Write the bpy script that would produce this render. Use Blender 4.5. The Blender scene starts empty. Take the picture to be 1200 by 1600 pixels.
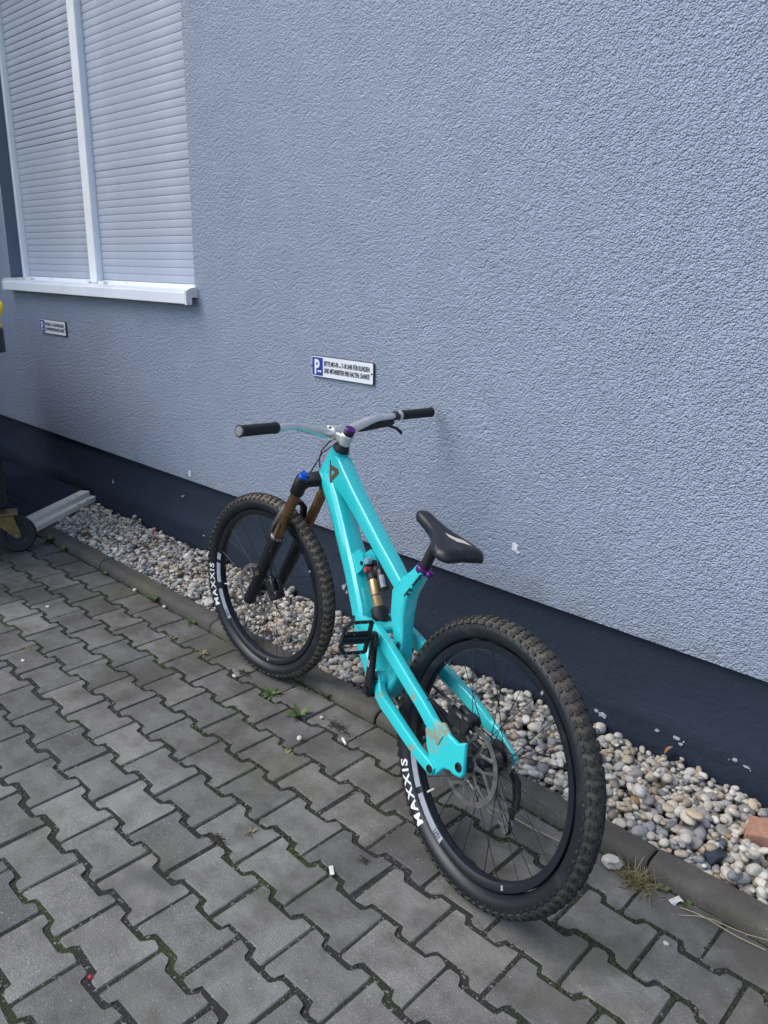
import bpy, math, random
import numpy as np
from mathutils import Vector, Matrix

random.seed(7)
rng = np.random.default_rng(11)
scene = bpy.context.scene
col = scene.collection

# ------------------------------------------------------------------ camera
CAM_F, CAM_YAW, CAM_PITCH, CAM_ROLL, CAM_H = 1215.72, -0.7604, 0.3020, 0.0218, 1.51
def cam_axes():
    cy, sy, cp, sp = math.cos(CAM_YAW), math.sin(CAM_YAW), math.cos(CAM_PITCH), math.sin(CAM_PITCH)
    f = Vector((sy*cp, cy*cp, -sp)); r = Vector((cy, -sy, 0)); u = r.cross(f)
    cr, sr = math.cos(CAM_ROLL), math.sin(CAM_ROLL)
    return r*cr + u*sr, u*cr - r*sr, f
_r, _u, _f = cam_axes()
cam_data = bpy.data.cameras.new('camera')
cam = bpy.data.objects.new('camera', cam_data); col.objects.link(cam)
cam.matrix_world = Matrix(((_r.x, _u.x, -_f.x, 0), (_r.y, _u.y, -_f.y, 0), (_r.z, _u.z, -_f.z, CAM_H), (0, 0, 0, 1)))
cam_data.sensor_fit = 'VERTICAL'; cam_data.sensor_height = 36; cam_data.sensor_width = 27
cam_data.lens = CAM_F/1600*36
cam_data.clip_start = 0.05; cam_data.clip_end = 500
scene.camera = cam
def project(p):
    d = Vector(p) - Vector((0, 0, CAM_H)); z = d.dot(_f)
    return 600 + CAM_F*d.dot(_r)/z, 800 - CAM_F*d.dot(_u)/z, z

# ------------------------------------------------------------------ world, sun, exposure
SUN_EL, SUN_AZ = math.radians(50), math.radians(222)      # azimuth measured from +Y towards +X
w = bpy.data.worlds.new('World'); scene.world = w; w.use_nodes = True
nt = w.node_tree; bg = nt.nodes['Background']
sky = nt.nodes.new('ShaderNodeTexSky'); sky.sky_type = 'NISHITA'; sky.sun_disc = False
sky.sun_elevation = SUN_EL; sky.sun_rotation = SUN_AZ; sky.air_density = 1.0; sky.dust_density = 1.6; sky.ozone_density = 1.0
nt.links.new(sky.outputs[0], bg.inputs[0]); bg.inputs[1].default_value = 0.15
sun_d = bpy.data.lights.new('sun', 'SUN'); sun_d.energy = 1.5; sun_d.angle = math.radians(50); sun_d.color = (1.0, 0.97, 0.93)
sun = bpy.data.objects.new('sun', sun_d); col.objects.link(sun)
sd = Vector((math.sin(SUN_AZ)*math.cos(SUN_EL), math.cos(SUN_AZ)*math.cos(SUN_EL), math.sin(SUN_EL)))
sun.rotation_euler = sd.to_track_quat('Z', 'Y').to_euler()
scene.view_settings.view_transform = 'Standard'; scene.view_settings.look = 'None'
scene.view_settings.gamma = 1.0; scene.view_settings.use_curve_mapping = False
scene.view_settings.exposure = 0.70

# ------------------------------------------------------------------ helpers
def tag(o, label=None, cat=None, group=None, kind=None):
    if label: o['label'] = label
    if cat: o['category'] = cat
    if group: o['group'] = group
    if kind: o['kind'] = kind
    return o

class MB:
    """collects vertices and faces for one mesh"""
    def __init__(s): s.v = []; s.f = []
    def add(s, verts, faces):
        b = len(s.v); s.v += [tuple(p) for p in verts]; s.f += [tuple(i+b for i in f) for f in faces]; return s
    def box(s, c, size, rot=None, taper=1.0):
        hx, hy, hz = size[0]/2, size[1]/2, size[2]/2
        P = []
        for z in (-1, 1):
            t = taper if z > 0 else 1.0
            for x, y in ((-1, -1), (1, -1), (1, 1), (-1, 1)): P.append(Vector((x*hx*t, y*hy*t, z*hz)))
        if rot is not None: P = [rot @ p for p in P]
        return s.add([p+Vector(c) for p in P], [(3, 2, 1, 0), (4, 5, 6, 7), (0, 1, 5, 4), (1, 2, 6, 5), (2, 3, 7, 6), (3, 0, 4, 7)])
    def bbox(s, c, size, b=0.003, rot=None):
        """box with chamfered edges"""
        h = [d/2 for d in size]; P = []; idx = {}
        for sx in (-1, 1):
            for sy in (-1, 1):
                for sz in (-1, 1):
                    for a in range(3):
                        p = [sx*(h[0]-b), sy*(h[1]-b), sz*(h[2]-b)]; p[a] = (sx, sy, sz)[a]*h[a]
                        idx[(sx, sy, sz, a)] = len(P); P.append(Vector(p))
        F = []
        for a in range(3):
            o1, o2 = [i for i in range(3) if i != a]
            for sg in (-1, 1):
                q = []
                for s1, s2 in ((-1, -1), (1, -1), (1, 1), (-1, 1)):
                    k = [0, 0, 0]; k[a] = sg; k[o1] = s1; k[o2] = s2; q.append(idx[(*k, a)])
                F.append(tuple(q))
        for a in range(3):
            o1, o2 = [i for i in range(3) if i != a]
            for s1 in (-1, 1):
                for s2 in (-1, 1):
                    k1 = [0, 0, 0]; k2 = [0, 0, 0]; k1[a] = -1; k2[a] = 1
                    for k in (k1, k2): k[o1] = s1; k[o2] = s2
                    F.append((idx[(*k1, o1)], idx[(*k2, o1)], idx[(*k2, o2)], idx[(*k1, o2)]))
        for sx in (-1, 1):
            for sy in (-1, 1):
                for sz in (-1, 1): F.append(tuple(idx[(sx, sy, sz, a)] for a in range(3)))
        if rot is not None: P = [rot @ p for p in P]
        return s.add([p+Vector(c) for p in P], F)
    def loft(s, pts, secs, poly, side=(0, 1, 0), cap=True):
        """sweep poly (unit s,v pairs) along pts with half sizes secs"""
        n = len(poly); P = []; pts = [Vector(p) for p in pts]; sv = Vector(side)
        for i, c in enumerate(pts):
            t = (pts[min(i+1, len(pts)-1)] - pts[max(i-1, 0)]).normalized()
            sd_ = (sv - t*sv.dot(t)).normalized(); up = t.cross(sd_)
            a, b = secs[i]
            for x, y in poly: P.append(c + sd_*(x*a) + up*(y*b))
        F = []
        for i in range(len(pts)-1):
            for k in range(n):
                k2 = (k+1) % n; F.append((i*n+k, i*n+k2, (i+1)*n+k2, (i+1)*n+k))
        if cap: F.append(tuple(reversed(range(n)))); F.append(tuple(range((len(pts)-1)*n, len(pts)*n)))
        return s.add(P, F)
    def tube(s, pts, r, n=10, cap=True):
        rs = r if isinstance(r, (list, tuple)) else [r]*len(pts)
        d = Vector(pts[-1]) - Vector(pts[0])
        side = (0, 1, 0) if abs(d.normalized().y) < .8 else (1, 0, 0)
        return s.loft(pts, [(q, q) for q in rs], [(math.cos(2*math.pi*k/n), math.sin(2*math.pi*k/n)) for k in range(n)], side, cap)
    def lathe(s, prof, n=32, a0=0.0, a1=2*math.pi, closed=False, o=(0, 0, 0)):
        """profile of (r, y) turned about the Y axis"""
        full = abs(a1-a0-2*math.pi) < 1e-6; m = n if full else n+1; P = []
        for i in range(m):
            t = a0+(a1-a0)*i/n; c_, s_ = math.cos(t), math.sin(t)
            for r, y in prof: P.append((o[0]+r*c_, o[1]+y, o[2]+r*s_))
        L = len(prof); F = []
        for i in range(n):
            j = (i+1) % m
            for k in range(L if closed else L-1):
                k2 = (k+1) % L; F.append((i*L+k, i*L+k2, j*L+k2, j*L+k))
        return s.add(P, F)
    def prism(s, poly, y0, y1):
        """polygon in XZ extruded along Y"""
        n = len(poly)
        P = [(x, y0, z) for x, z in poly] + [(x, y1, z) for x, z in poly]
        return s.add(P, [tuple(range(n)), tuple(range(2*n-1, n-1, -1))] + [(i, i+n, (i+1) % n+n, (i+1) % n) for i in range(n)])
    def build(s, name, mat, parent=None, smooth=40, matrix=None, link=True):
        me = bpy.data.meshes.new(name); me.from_pydata(s.v, [], s.f); me.validate()
        import bmesh
        bm = bmesh.new(); bm.from_mesh(me); bmesh.ops.recalc_face_normals(bm, faces=bm.faces); bm.to_mesh(me); bm.free()
        return finish(name, me, mat, parent, smooth, matrix, link)

def finish(name, me, mat, parent=None, smooth=40, matrix=None, link=True):
    me.materials.append(mat)
    if smooth:
        me.polygons.foreach_set('use_smooth', [True]*len(me.polygons)); me.set_sharp_from_angle(angle=math.radians(smooth))
    o = bpy.data.objects.new(name, me)
    if link: col.objects.link(o)
    if parent is not None: o.parent = parent
    if matrix is not None: o.matrix_local = matrix
    return o
def inst(src, name, parent=None, matrix=None):
    o = bpy.data.objects.new(name, src.data); col.objects.link(o)
    if parent is not None: o.parent = parent
    if matrix is not None: o.matrix_local = matrix
    return o
def empty(name, loc=(0, 0, 0)):
    o = bpy.data.objects.new(name, None); o.location = loc; o.empty_display_size = .1; col.objects.link(o); return o

def rrect(rad=.35, k=4):
    """rounded unit square outline"""
    out = []
    for cx, cy, a0 in ((1, 1, 0), (-1, 1, 90), (-1, -1, 180), (1, -1, 270)):
        for i in range(k):
            a = math.radians(a0+90*i/(k-1)); out.append((cx*(1-rad)+rad*math.cos(a), cy*(1-rad)+rad*math.sin(a)))
    return out
CIRC = [(math.cos(2*math.pi*k/16), math.sin(2*math.pi*k/16)) for k in range(16)]

def text_mesh(body, size, sx=1.0, bold=0.0, align='LEFT', space=1.0, cuts=0):
    cu = bpy.data.curves.new('txt', 'FONT'); cu.body = body; cu.size = size; cu.offset = bold; cu.align_x = align; cu.align_y = 'BOTTOM_BASELINE'
    cu.space_character = space; cu.resolution_u = 3
    ob = bpy.data.objects.new('txt', cu); col.objects.link(ob)
    me = bpy.data.meshes.new_from_object(ob)
    if cuts:
        import bmesh
        bm = bmesh.new(); bm.from_mesh(me); bmesh.ops.triangulate(bm, faces=bm.faces)
        for _ in range(cuts): bmesh.ops.subdivide_edges(bm, edges=bm.edges[:], cuts=1, use_grid_fill=True)
        bm.to_mesh(me); bm.free()
    V = [(v.co.x*sx, v.co.y) for v in me.vertices]; Fc = [tuple(p.vertices) for p in me.polygons]
    bpy.data.objects.remove(ob); bpy.data.curves.remove(cu); bpy.data.meshes.remove(me)
    return V, Fc

# ------------------------------------------------------------------ materials
def new_mat(name):
    m = bpy.data.materials.new(name); m.use_nodes = True
    return m, m.node_tree, m.node_tree.nodes['Principled BSDF']
def N(nt, t, **kw):
    n = nt.nodes.new(t)
    for k, v in kw.items(): setattr(n, k, v)
    return n
def simple(name, colr, rough=.5, metal=0.0, coat=0.0, var=0.0, vscale=20, bump=0.0, bscale=200, spec=.5):
    m, t, b = new_mat(name)
    b.inputs['Base Color'].default_value = (*colr, 1); b.inputs['Roughness'].default_value = rough; b.inputs['Metallic'].default_value = metal
    b.inputs['Coat Weight'].default_value = coat; b.inputs['Coat Roughness'].default_value = .08; b.inputs['Specular IOR Level'].default_value = spec
    tc = N(t, 'ShaderNodeTexCoord')
    if var:
        no = N(t, 'ShaderNodeTexNoise'); no.inputs['Scale'].default_value = vscale; no.inputs['Detail'].default_value = 6
        t.links.new(tc.outputs['Object'], no.inputs['Vector'])
        mr = N(t, 'ShaderNodeMapRange'); mr.inputs[1].default_value = .3; mr.inputs[2].default_value = .7; mr.inputs[3].default_value = 1-var; mr.inputs[4].default_value = 1+var
        t.links.new(no.outputs[0], mr.inputs[0])
        mx = N(t, 'ShaderNodeVectorMath', operation='SCALE'); mx.inputs[0].default_value = colr
        t.links.new(mr.outputs[0], mx.inputs['Scale']); t.links.new(mx.outputs[0], b.inputs['Base Color'])
        r2 = N(t, 'ShaderNodeMapRange'); r2.inputs[1].default_value = .3; r2.inputs[2].default_value = .7; r2.inputs[3].default_value = max(.02, rough-.12); r2.inputs[4].default_value = min(1, rough+.15)
        t.links.new(no.outputs[0], r2.inputs[0]); t.links.new(r2.outputs[0], b.inputs['Roughness'])
    if bump:
        n2 = N(t, 'ShaderNodeTexNoise'); n2.inputs['Scale'].default_value = bscale; n2.inputs['Detail'].default_value = 4
        t.links.new(tc.outputs['Object'], n2.inputs['Vector'])
        bp = N(t, 'ShaderNodeBump'); bp.inputs['Strength'].default_value = bump; bp.inputs['Distance'].default_value = .002
        t.links.new(n2.outputs[0], bp.inputs['Height']); t.links.new(bp.outputs[0], b.inputs['Normal'])
    return m
def ramp(t, stops, interp='LINEAR'):
    r = N(t, 'ShaderNodeValToRGB'); r.color_ramp.interpolation = interp
    e = r.color_ramp.elements
    while len(e) < len(stops): e.new(.5)
    for el, (p, c) in zip(e, stops): el.position = p; el.color = (*c, 1) if len(c) == 3 else c
    return r
def noise(t, vec, scale, detail=4, rough=.5, dist=0.0):
    n = N(t, 'ShaderNodeTexNoise'); n.inputs['Scale'].default_value = scale; n.inputs['Detail'].default_value = detail
    n.inputs['Roughness'].default_value = rough; n.inputs['Distortion'].default_value = dist
    t.links.new(vec, n.inputs['Vector']); return n
def mixc(t, fac, a, b, blend='MIX'):
    m = N(t, 'ShaderNodeMix', data_type='RGBA', blend_type=blend)
    for i, v in ((0, fac), (6, a), (7, b)):
        if hasattr(v, 'is_output') or isinstance(v, bpy.types.NodeSocket): t.links.new(v, m.inputs[i])
        elif i == 0: m.inputs[0].default_value = v
        else: m.inputs[i].default_value = (*v, 1)
    return m.outputs[2]

def mat_stucco():
    m, t, b = new_mat('stucco'); g = N(t, 'ShaderNodeNewGeometry'); pos = g.outputs['Position']
    big = noise(t, pos, .8, 5); mid = noise(t, pos, 9, 5)
    c1 = mixc(t, big.outputs[0], (.33, .385, .49), (.355, .41, .515))
    rm = ramp(t, [(.35, (.965, .965, .965)), (.65, (1.03, 1.03, 1.03))]); t.links.new(mid.outputs[0], rm.inputs[0])
    c2 = mixc(t, 1.0, c1, rm.outputs[0], 'MULTIPLY')
    # splash dirt above the plinth
    sz = N(t, 'ShaderNodeSeparateXYZ'); t.links.new(pos, sz.inputs[0]); zr = N(t, 'ShaderNodeMapRange'); zr.inputs[1].default_value = .42; zr.inputs[2].default_value = .62; zr.inputs[3].default_value = .14; zr.inputs[4].default_value = -.3; t.links.new(sz.outputs[2], zr.inputs[0])
    dn0 = noise(t, pos, 7, 6, .7); da = N(t, 'ShaderNodeMath', operation='ADD'); t.links.new(dn0.outputs[0], da.inputs[0]); t.links.new(zr.outputs[0], da.inputs[1])
    rd = ramp(t, [(.52, (0, 0, 0)), (.80, (.40, .40, .40))]); t.links.new(da.outputs[0], rd.inputs[0]); c2 = mixc(t, rd.outputs[0], c2, (.20, .21, .20))
    t.links.new(c2, b.inputs['Base Color']); b.inputs['Roughness'].default_value = .55; b.inputs['Specular IOR Level'].default_value = .4
    mp = N(t, 'ShaderNodeMapping'); mp.inputs['Rotation'].default_value = (0, math.radians(28), 0); mp.inputs['Scale'].default_value = (1.0, 1.0, 1.1)
    t.links.new(pos, mp.inputs['Vector'])
    dn = noise(t, mp.outputs[0], 60, 2, .5); dv = N(t, 'ShaderNodeVectorMath', operation='MULTIPLY_ADD'); dv.inputs[1].default_value = (.010, .010, .010)
    t.links.new(dn.outputs['Color'], dv.inputs[0]); t.links.new(mp.outputs[0], dv.inputs[2])
    vo = N(t, 'ShaderNodeTexVoronoi', feature='F1'); vo.inputs['Scale'].default_value = 150; t.links.new(dv.outputs[0], vo.inputs['Vector'])
    n1 = noise(t, mp.outputs[0], 55, 2, .6); n2 = noise(t, mp.outputs[0], 300, 1, .5)
    a1 = N(t, 'ShaderNodeMath', operation='MULTIPLY_ADD'); a1.inputs[1].default_value = -.55; t.links.new(vo.outputs['Distance'], a1.inputs[0]); t.links.new(n1.outputs[0], a1.inputs[2])
    ad = N(t, 'ShaderNodeMath', operation='MULTIPLY_ADD'); ad.inputs[1].default_value = .35; t.links.new(n2.outputs[0], ad.inputs[0]); t.links.new(a1.outputs[0], ad.inputs[2])
    bp = N(t, 'ShaderNodeBump'); bp.inputs['Strength'].default_value = 1.0; bp.inputs['Distance'].default_value = .0122
    t.links.new(ad.outputs[0], bp.inputs['Height']); t.links.new(bp.outputs[0], b.inputs['Normal'])
    return m
def mat_plinth():
    m, t, b = new_mat('plinth_paint'); g = N(t, 'ShaderNodeNewGeometry'); pos = g.outputs['Position']
    n = noise(t, pos, 3, 6); c = mixc(t, n.outputs[0], (.023, .032, .052), (.033, .044, .066))
    # pale scuffs
    mp = N(t, 'ShaderNodeMapping'); mp.inputs['Scale'].default_value = (1, 1, .5); t.links.new(pos, mp.inputs['Vector'])
    s = noise(t, mp.outputs[0], 38, 3, .6); r = ramp(t, [(.735, (0, 0, 0)), (.76, (1, 1, 1))]); t.links.new(s.outputs[0], r.inputs[0])
    s2 = noise(t, pos, 4.0, 2); r2 = ramp(t, [(.52, (0, 0, 0)), (.64, (.7, .7, .7))]); t.links.new(s2.outputs[0], r2.inputs[0])
    mu = N(t, 'ShaderNodeMath', operation='MULTIPLY'); t.links.new(r.outputs[0], mu.inputs[0]); t.links.new(r2.outputs[0], mu.inputs[1])
    c = mixc(t, mu.outputs[0], c, (.30, .33, .37)); t.links.new(c, b.inputs['Base Color']); b.inputs['Roughness'].default_value = .75; b.inputs['Specular IOR Level'].default_value = .2
    n3 = noise(t, pos, 26, 6, .6, .4)
    bp = N(t, 'ShaderNodeBump'); bp.inputs['Strength'].default_value = .5; bp.inputs['Distance'].default_value = .012
    t.links.new(n3.outputs[0], bp.inputs['Height']); t.links.new(bp.outputs[0], b.inputs['Normal']); return m
def mat_paver(name='paver_concrete', base=(.200, .198, .190), moss=True):
    m, t, b = new_mat(name); g = N(t, 'ShaderNodeNewGeometry'); pos = g.outputs['Position']; oi = N(t, 'ShaderNodeObjectInfo')
    big = noise(t, pos, 1.6, 5, .6); mid = noise(t, pos, 14, 6, .65); fine = noise(t, pos, 420, 2, .5); grit = noise(t, pos, 170, 2, .5)
    rr = ramp(t, [(0, (.70, .70, .71)), (.5, (.98, .97, .95)), (1, (1.24, 1.22, 1.17))]); t.links.new(oi.outputs['Random'], rr.inputs[0])
    c = mixc(t, 1.0, base, rr.outputs[0], 'MULTIPLY')
    r1 = ramp(t, [(.32, (.58, .57, .55)), (.68, (1.16, 1.16, 1.15))]); t.links.new(big.outputs[0], r1.inputs[0]); c = mixc(t, .8, c, r1.outputs[0], 'MULTIPLY')
    r2 = ramp(t, [(.28, (.60, .59, .56)), (.5, (1, 1, 1)), (.75, (1.18, 1.18, 1.18))]); t.links.new(mid.outputs[0], r2.inputs[0]); c = mixc(t, .8, c, r2.outputs[0], 'MULTIPLY')
    r3 = ramp(t, [(.36, (.50, .50, .50)), (.5, (1, 1, 1)), (.66, (1.45, 1.45, 1.45))]); t.links.new(fine.outputs[0], r3.inputs[0]); c = mixc(t, .6, c, r3.outputs[0], 'MULTIPLY')
    r4 = ramp(t, [(.65, (0, 0, 0)), (.73, (.6, .6, .6))]); t.links.new(grit.outputs[0], r4.inputs[0]); c = mixc(t, r4.outputs[0], c, (.46, .46, .45))
    # dark blotches of old dirt
    bl = noise(t, pos, 5.5, 3, .5); r5 = ramp(t, [(.60, (0, 0, 0)), (.72, (.65, .65, .65))]); t.links.new(bl.outputs[0], r5.inputs[0]); c = mixc(t, r5.outputs[0], c, (.075, .073, .068))
    # brown film of dirt and algae, thicker along the kerb with shade painted in
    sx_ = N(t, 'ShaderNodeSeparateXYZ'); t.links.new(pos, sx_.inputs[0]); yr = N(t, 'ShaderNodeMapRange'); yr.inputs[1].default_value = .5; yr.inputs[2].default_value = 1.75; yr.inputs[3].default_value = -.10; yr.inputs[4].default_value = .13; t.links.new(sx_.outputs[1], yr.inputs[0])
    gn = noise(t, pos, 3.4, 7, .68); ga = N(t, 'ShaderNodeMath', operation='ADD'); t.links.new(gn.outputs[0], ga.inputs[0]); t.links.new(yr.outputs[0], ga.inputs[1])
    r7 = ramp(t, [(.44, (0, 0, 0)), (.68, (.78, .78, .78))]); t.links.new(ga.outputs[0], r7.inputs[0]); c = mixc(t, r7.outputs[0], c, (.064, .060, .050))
    if moss:
        ms = noise(t, pos, 2.6, 4, .6); r6 = ramp(t, [(.55, (0, 0, 0)), (.72, (.55, .55, .55))]); t.links.new(ms.outputs[0], r6.inputs[0]); c = mixc(t, r6.outputs[0], c, (.115, .115, .065))
    t.links.new(c, b.inputs['Base Color']); b.inputs['Roughness'].default_value = .85; b.inputs['Specular IOR Level'].default_value = .35
    ad = N(t, 'ShaderNodeMath', operation='ADD'); t.links.new(fine.outputs[0], ad.inputs[0]); t.links.new(grit.outputs[0], ad.inputs[1])
    bp = N(t, 'ShaderNodeBump'); bp.inputs['Strength'].default_value = .55; bp.inputs['Distance'].default_value = .003
    t.links.new(ad.outputs[0], bp.inputs['Height']); t.links.new(bp.outputs[0], b.inputs['Normal']); return m
def mat_joint():
    m, t, b = new_mat('joint_soil'); g = N(t, 'ShaderNodeNewGeometry'); pos = g.outputs['Position']
    a = noise(t, pos, 3.2, 4, .6); f = noise(t, pos, 260, 3, .6); gr = noise(t, pos, 130, 2)
    rm = ramp(t, [(.45, (.032, .031, .029)), (.54, (.028, .034, .016)), (.67, (.048, .062, .016))]); t.links.new(a.outputs[0], rm.inputs[0])
    r2 = ramp(t, [(.3, (.5, .5, .5)), (.7, (1.5, 1.5, 1.5))]); t.links.new(f.outputs[0], r2.inputs[0]); c = mixc(t, 1.0, rm.outputs[0], r2.outputs[0], 'MULTIPLY')
    r3 = ramp(t, [(.62, (0, 0, 0)), (.68, (.8, .8, .8))]); t.links.new(gr.outputs[0], r3.inputs[0]); c = mixc(t, r3.outputs[0], c, (.30, .29, .27))
    t.links.new(c, b.inputs['Base Color']); b.inputs['Roughness'].default_value = .95
    bp = N(t, 'ShaderNodeBump'); bp.inputs['Strength'].default_value = 1; bp.inputs['Distance'].default_value = .008
    t.links.new(f.outputs[0], bp.inputs['Height']); t.links.new(bp.outputs[0], b.inputs['Normal']); return m
def mat_pebble(use_attr):
    m, t, b = new_mat('pebble_attr' if use_attr else 'pebble'); g = N(t, 'ShaderNodeNewGeometry'); pos = g.outputs['Position']
    if use_attr: a = N(t, 'ShaderNodeAttribute'); a.attribute_name = 'Col'; src = a.outputs['Color']
    else: a = N(t, 'ShaderNodeObjectInfo'); src = a.outputs['Color']
    n = noise(t, pos, 120, 4, .6); r = ramp(t, [(.3, (.74, .73, .71)), (.5, (1, 1, 1)), (.72, (1.18, 1.17, 1.15))]); t.links.new(n.outputs[0], r.inputs[0])
    c = mixc(t, 1.0, src, r.outputs[0], 'MULTIPLY'); t.links.new(c, b.inputs['Base Color']); b.inputs['Roughness'].default_value = .6
    n2 = noise(t, pos, 300, 2); bp = N(t, 'ShaderNodeBump'); bp.inputs['Strength'].default_value = .3; bp.inputs['Distance'].default_value = .002
    t.links.new(n2.outputs[0], bp.inputs['Height']); t.links.new(bp.outputs[0], b.inputs['Normal']); return m
def mat_dusty(name, colr, dust, lo, hi, rough=.6, scale=18, bump=.3):
    """dark rubber or paint with dried dust in patches"""
    m, t, b = new_mat(name); tc = N(t, 'ShaderNodeTexCoord'); v = tc.outputs['Object']
    n = noise(t, v, scale, 6, .65); f = noise(t, v, 160, 3, .6)
    r = ramp(t, [(lo, (0, 0, 0)), (hi, (1, 1, 1))]); t.links.new(n.outputs[0], r.inputs[0])
    r2 = ramp(t, [(.3, (.6, .6, .6)), (.65, (1.1, 1.1, 1.1))]); t.links.new(f.outputs[0], r2.inputs[0])
    mu = N(t, 'ShaderNodeMath', operation='MULTIPLY'); t.links.new(r.outputs[0], mu.inputs[0]); t.links.new(r2.outputs[0], mu.inputs[1])
    c = mixc(t, mu.outputs[0], colr, dust); t.links.new(c, b.inputs['Base Color'])
    rr = N(t, 'ShaderNodeMapRange'); rr.inputs[3].default_value = rough; rr.inputs[4].default_value = .95; t.links.new(mu.outputs[0], rr.inputs[0]); t.links.new(rr.outputs[0], b.inputs['Roughness'])
    bp = N(t, 'ShaderNodeBump'); bp.inputs['Strength'].default_value = bump; bp.inputs['Distance'].default_value = .001
    t.links.new(f.outputs[0], bp.inputs['Height']); t.links.new(bp.outputs[0], b.inputs['Normal']); return m
def mat_leaf(name, a, bcol):
    m, t, b = new_mat(name); tc = N(t, 'ShaderNodeTexCoord'); n = noise(t, tc.outputs['Object'], 60, 3)
    c = mixc(t, n.outputs[0], a, bcol); t.links.new(c, b.inputs['Base Color']); b.inputs['Roughness'].default_value = .5
    b.inputs['Subsurface Weight'].default_value = .15; b.inputs['Subsurface Radius'].default_value = (.004, .006, .002); return m

M = {}
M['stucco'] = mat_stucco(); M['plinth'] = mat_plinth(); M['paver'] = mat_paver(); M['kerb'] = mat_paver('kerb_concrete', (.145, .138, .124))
M['joint'] = mat_joint(); M['peb_a'] = mat_pebble(True); M['peb'] = mat_pebble(False)
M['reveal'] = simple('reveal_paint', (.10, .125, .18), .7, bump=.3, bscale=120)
M['slat'] = simple('shutter_plastic', (.41, .45, .53), .45, var=.05, vscale=6)
M['rail'] = simple('white_aluminium', (.86, .88, .91), .35, var=.02, vscale=9)
M['sill'] = simple('sill_paint', (.78, .82, .88), .35, var=.02, vscale=4)
M['sill_cap'] = simple('sill_plastic', (.74, .73, .70), .5, var=.12, vscale=25)
M['dark'] = simple('dark_gap', (.015, .016, .018), .8)
M['sign_w'] = simple('sign_white', (.80, .82, .85), .3); M['sign_edge'] = simple('sign_black', (.01, .012, .016), .4)
M['sign_blue'] = simple('sign_blue', (.012, .045, .32), .35); M['sign_txt'] = simple('sign_text', (.035, .037, .045), .5)
M['asphalt'] = simple('asphalt', (.055, .055, .055), .9, var=.2, vscale=3, bump=.5, bscale=150)
M['soil'] = simple('gravel_soil', (.07, .062, .05), .95, var=.4, vscale=40, bump=.6)
M['turq'] = simple('turquoise_paint', (.024, .54, .56), .26, coat=.9, var=.012, vscale=14)
M['turq_worn'] = mat_dusty('turquoise_paint_worn', (.024, .52, .54), (.27, .24, .15), .56, .66, rough=.34, scale=17, bump=.05)
M['blackmetal'] = simple('black_anodised', (.010, .011, .014), .38, var=.2, vscale=30)
M['blackpart'] = simple('black_plastic', (.012, .013, .016), .5, bump=.2, bscale=300)
M['lowers'] = mat_dusty('fork_lower_paint', (.008, .009, .013), (.05, .046, .04), .62, .85, rough=.32, scale=14, bump=.05)
M['kash'] = simple('bronze_coating', (.27, .165, .085), .32, metal=.85, var=.15, vscale=30)
M['kash2'] = simple('bronze_coating_bright', (.50, .31, .16), .32, metal=.7, var=.08, vscale=30)
M['silver'] = simple('polished_aluminium', (.80, .80, .78), .30, metal=.8, var=.02, vscale=20)
M['steel'] = simple('steel', (.36, .36, .37), .35, metal=.9, var=.1, vscale=40)
M['rotor'] = simple('rotor_steel', (.25, .245, .24), .38, metal=.85, var=.2, vscale=50)
M['purple'] = simple('purple_anodised', (.13, .03, .20), .28, metal=.6)
M['blue'] = simple('blue_anodised', (.01, .10, .50), .3, metal=.4)
M['lightblue'] = simple('pale_blue_dial', (.35, .55, .70), .35, metal=.5); M['pinkred'] = simple('red_dial', (.55, .10, .10), .35, metal=.4)
M['tyre'] = mat_dusty('tyre_rubber', (.008, .010, .015), (.045, .043, .040), .58, .85, rough=.40, scale=9)
M['knob_f'] = mat_dusty('tread_rubber_dusty', (.024, .023, .022), (.10, .086, .062), .46, .72, rough=.8, scale=24)
M['knob_r'] = mat_dusty('tread_rubber', (.020, .020, .020), (.095, .084, .066), .50, .78, rough=.8, scale=24)
M['tread_f'] = mat_dusty('tread_base_dusty', (.06, .052, .04), (.185, .155, .11), .25, .5, rough=.9, scale=20)
M['tread_r'] = mat_dusty('tread_base', (.034, .031, .027), (.105, .092, .070), .34, .62, rough=.9, scale=20)
M['rim'] = mat_dusty('rim_carbon', (.008, .010, .016), (.05, .048, .043), .64, .88, rough=.30, scale=16, bump=.05)
M['decal'] = simple('rim_decal_grey', (.30, .32, .37), .5, var=.15, vscale=60); M['tyrewhite'] = simple('tyre_print', (.75, .75, .74), .6, var=.12, vscale=90)
M['grip'] = simple('grip_rubber', (.013, .014, .017), .75, bump=.5, bscale=260)
M['saddle'] = simple('saddle_vinyl', (.012, .013, .017), .34, bump=.25, bscale=500); M['saddle_logo'] = simple('saddle_print', (.55, .50, .42), .5)
M['emblem'] = simple('emblem_bronze', (.16, .10, .055), .35, metal=.4); M['darkprint'] = simple('dark_print', (.006, .03, .035), .5)
M['bin'] = simple('bin_plastic', (.030, .034, .042), .5, var=.12, vscale=6, bump=.15); M['yellow'] = simple('yellow_plastic', (.80, .58, .01), .4)
M['zinc'] = simple('yellow_zinc', (.24, .19, .085), .38, metal=.7, var=.25, vscale=25); M['rubber'] = simple('caster_rubber', (.02, .021, .024), .7, var=.2)
M['panel'] = simple('panel_dark', (.014, .022, .040), .6, var=.15, vscale=5, spec=.25); M['panel_rail'] = mat_dusty('rail_offwhite', (.84, .81, .70), (.30, .24, .15), .62, .78, rough=.45, scale=14, bump=.05)
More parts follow.
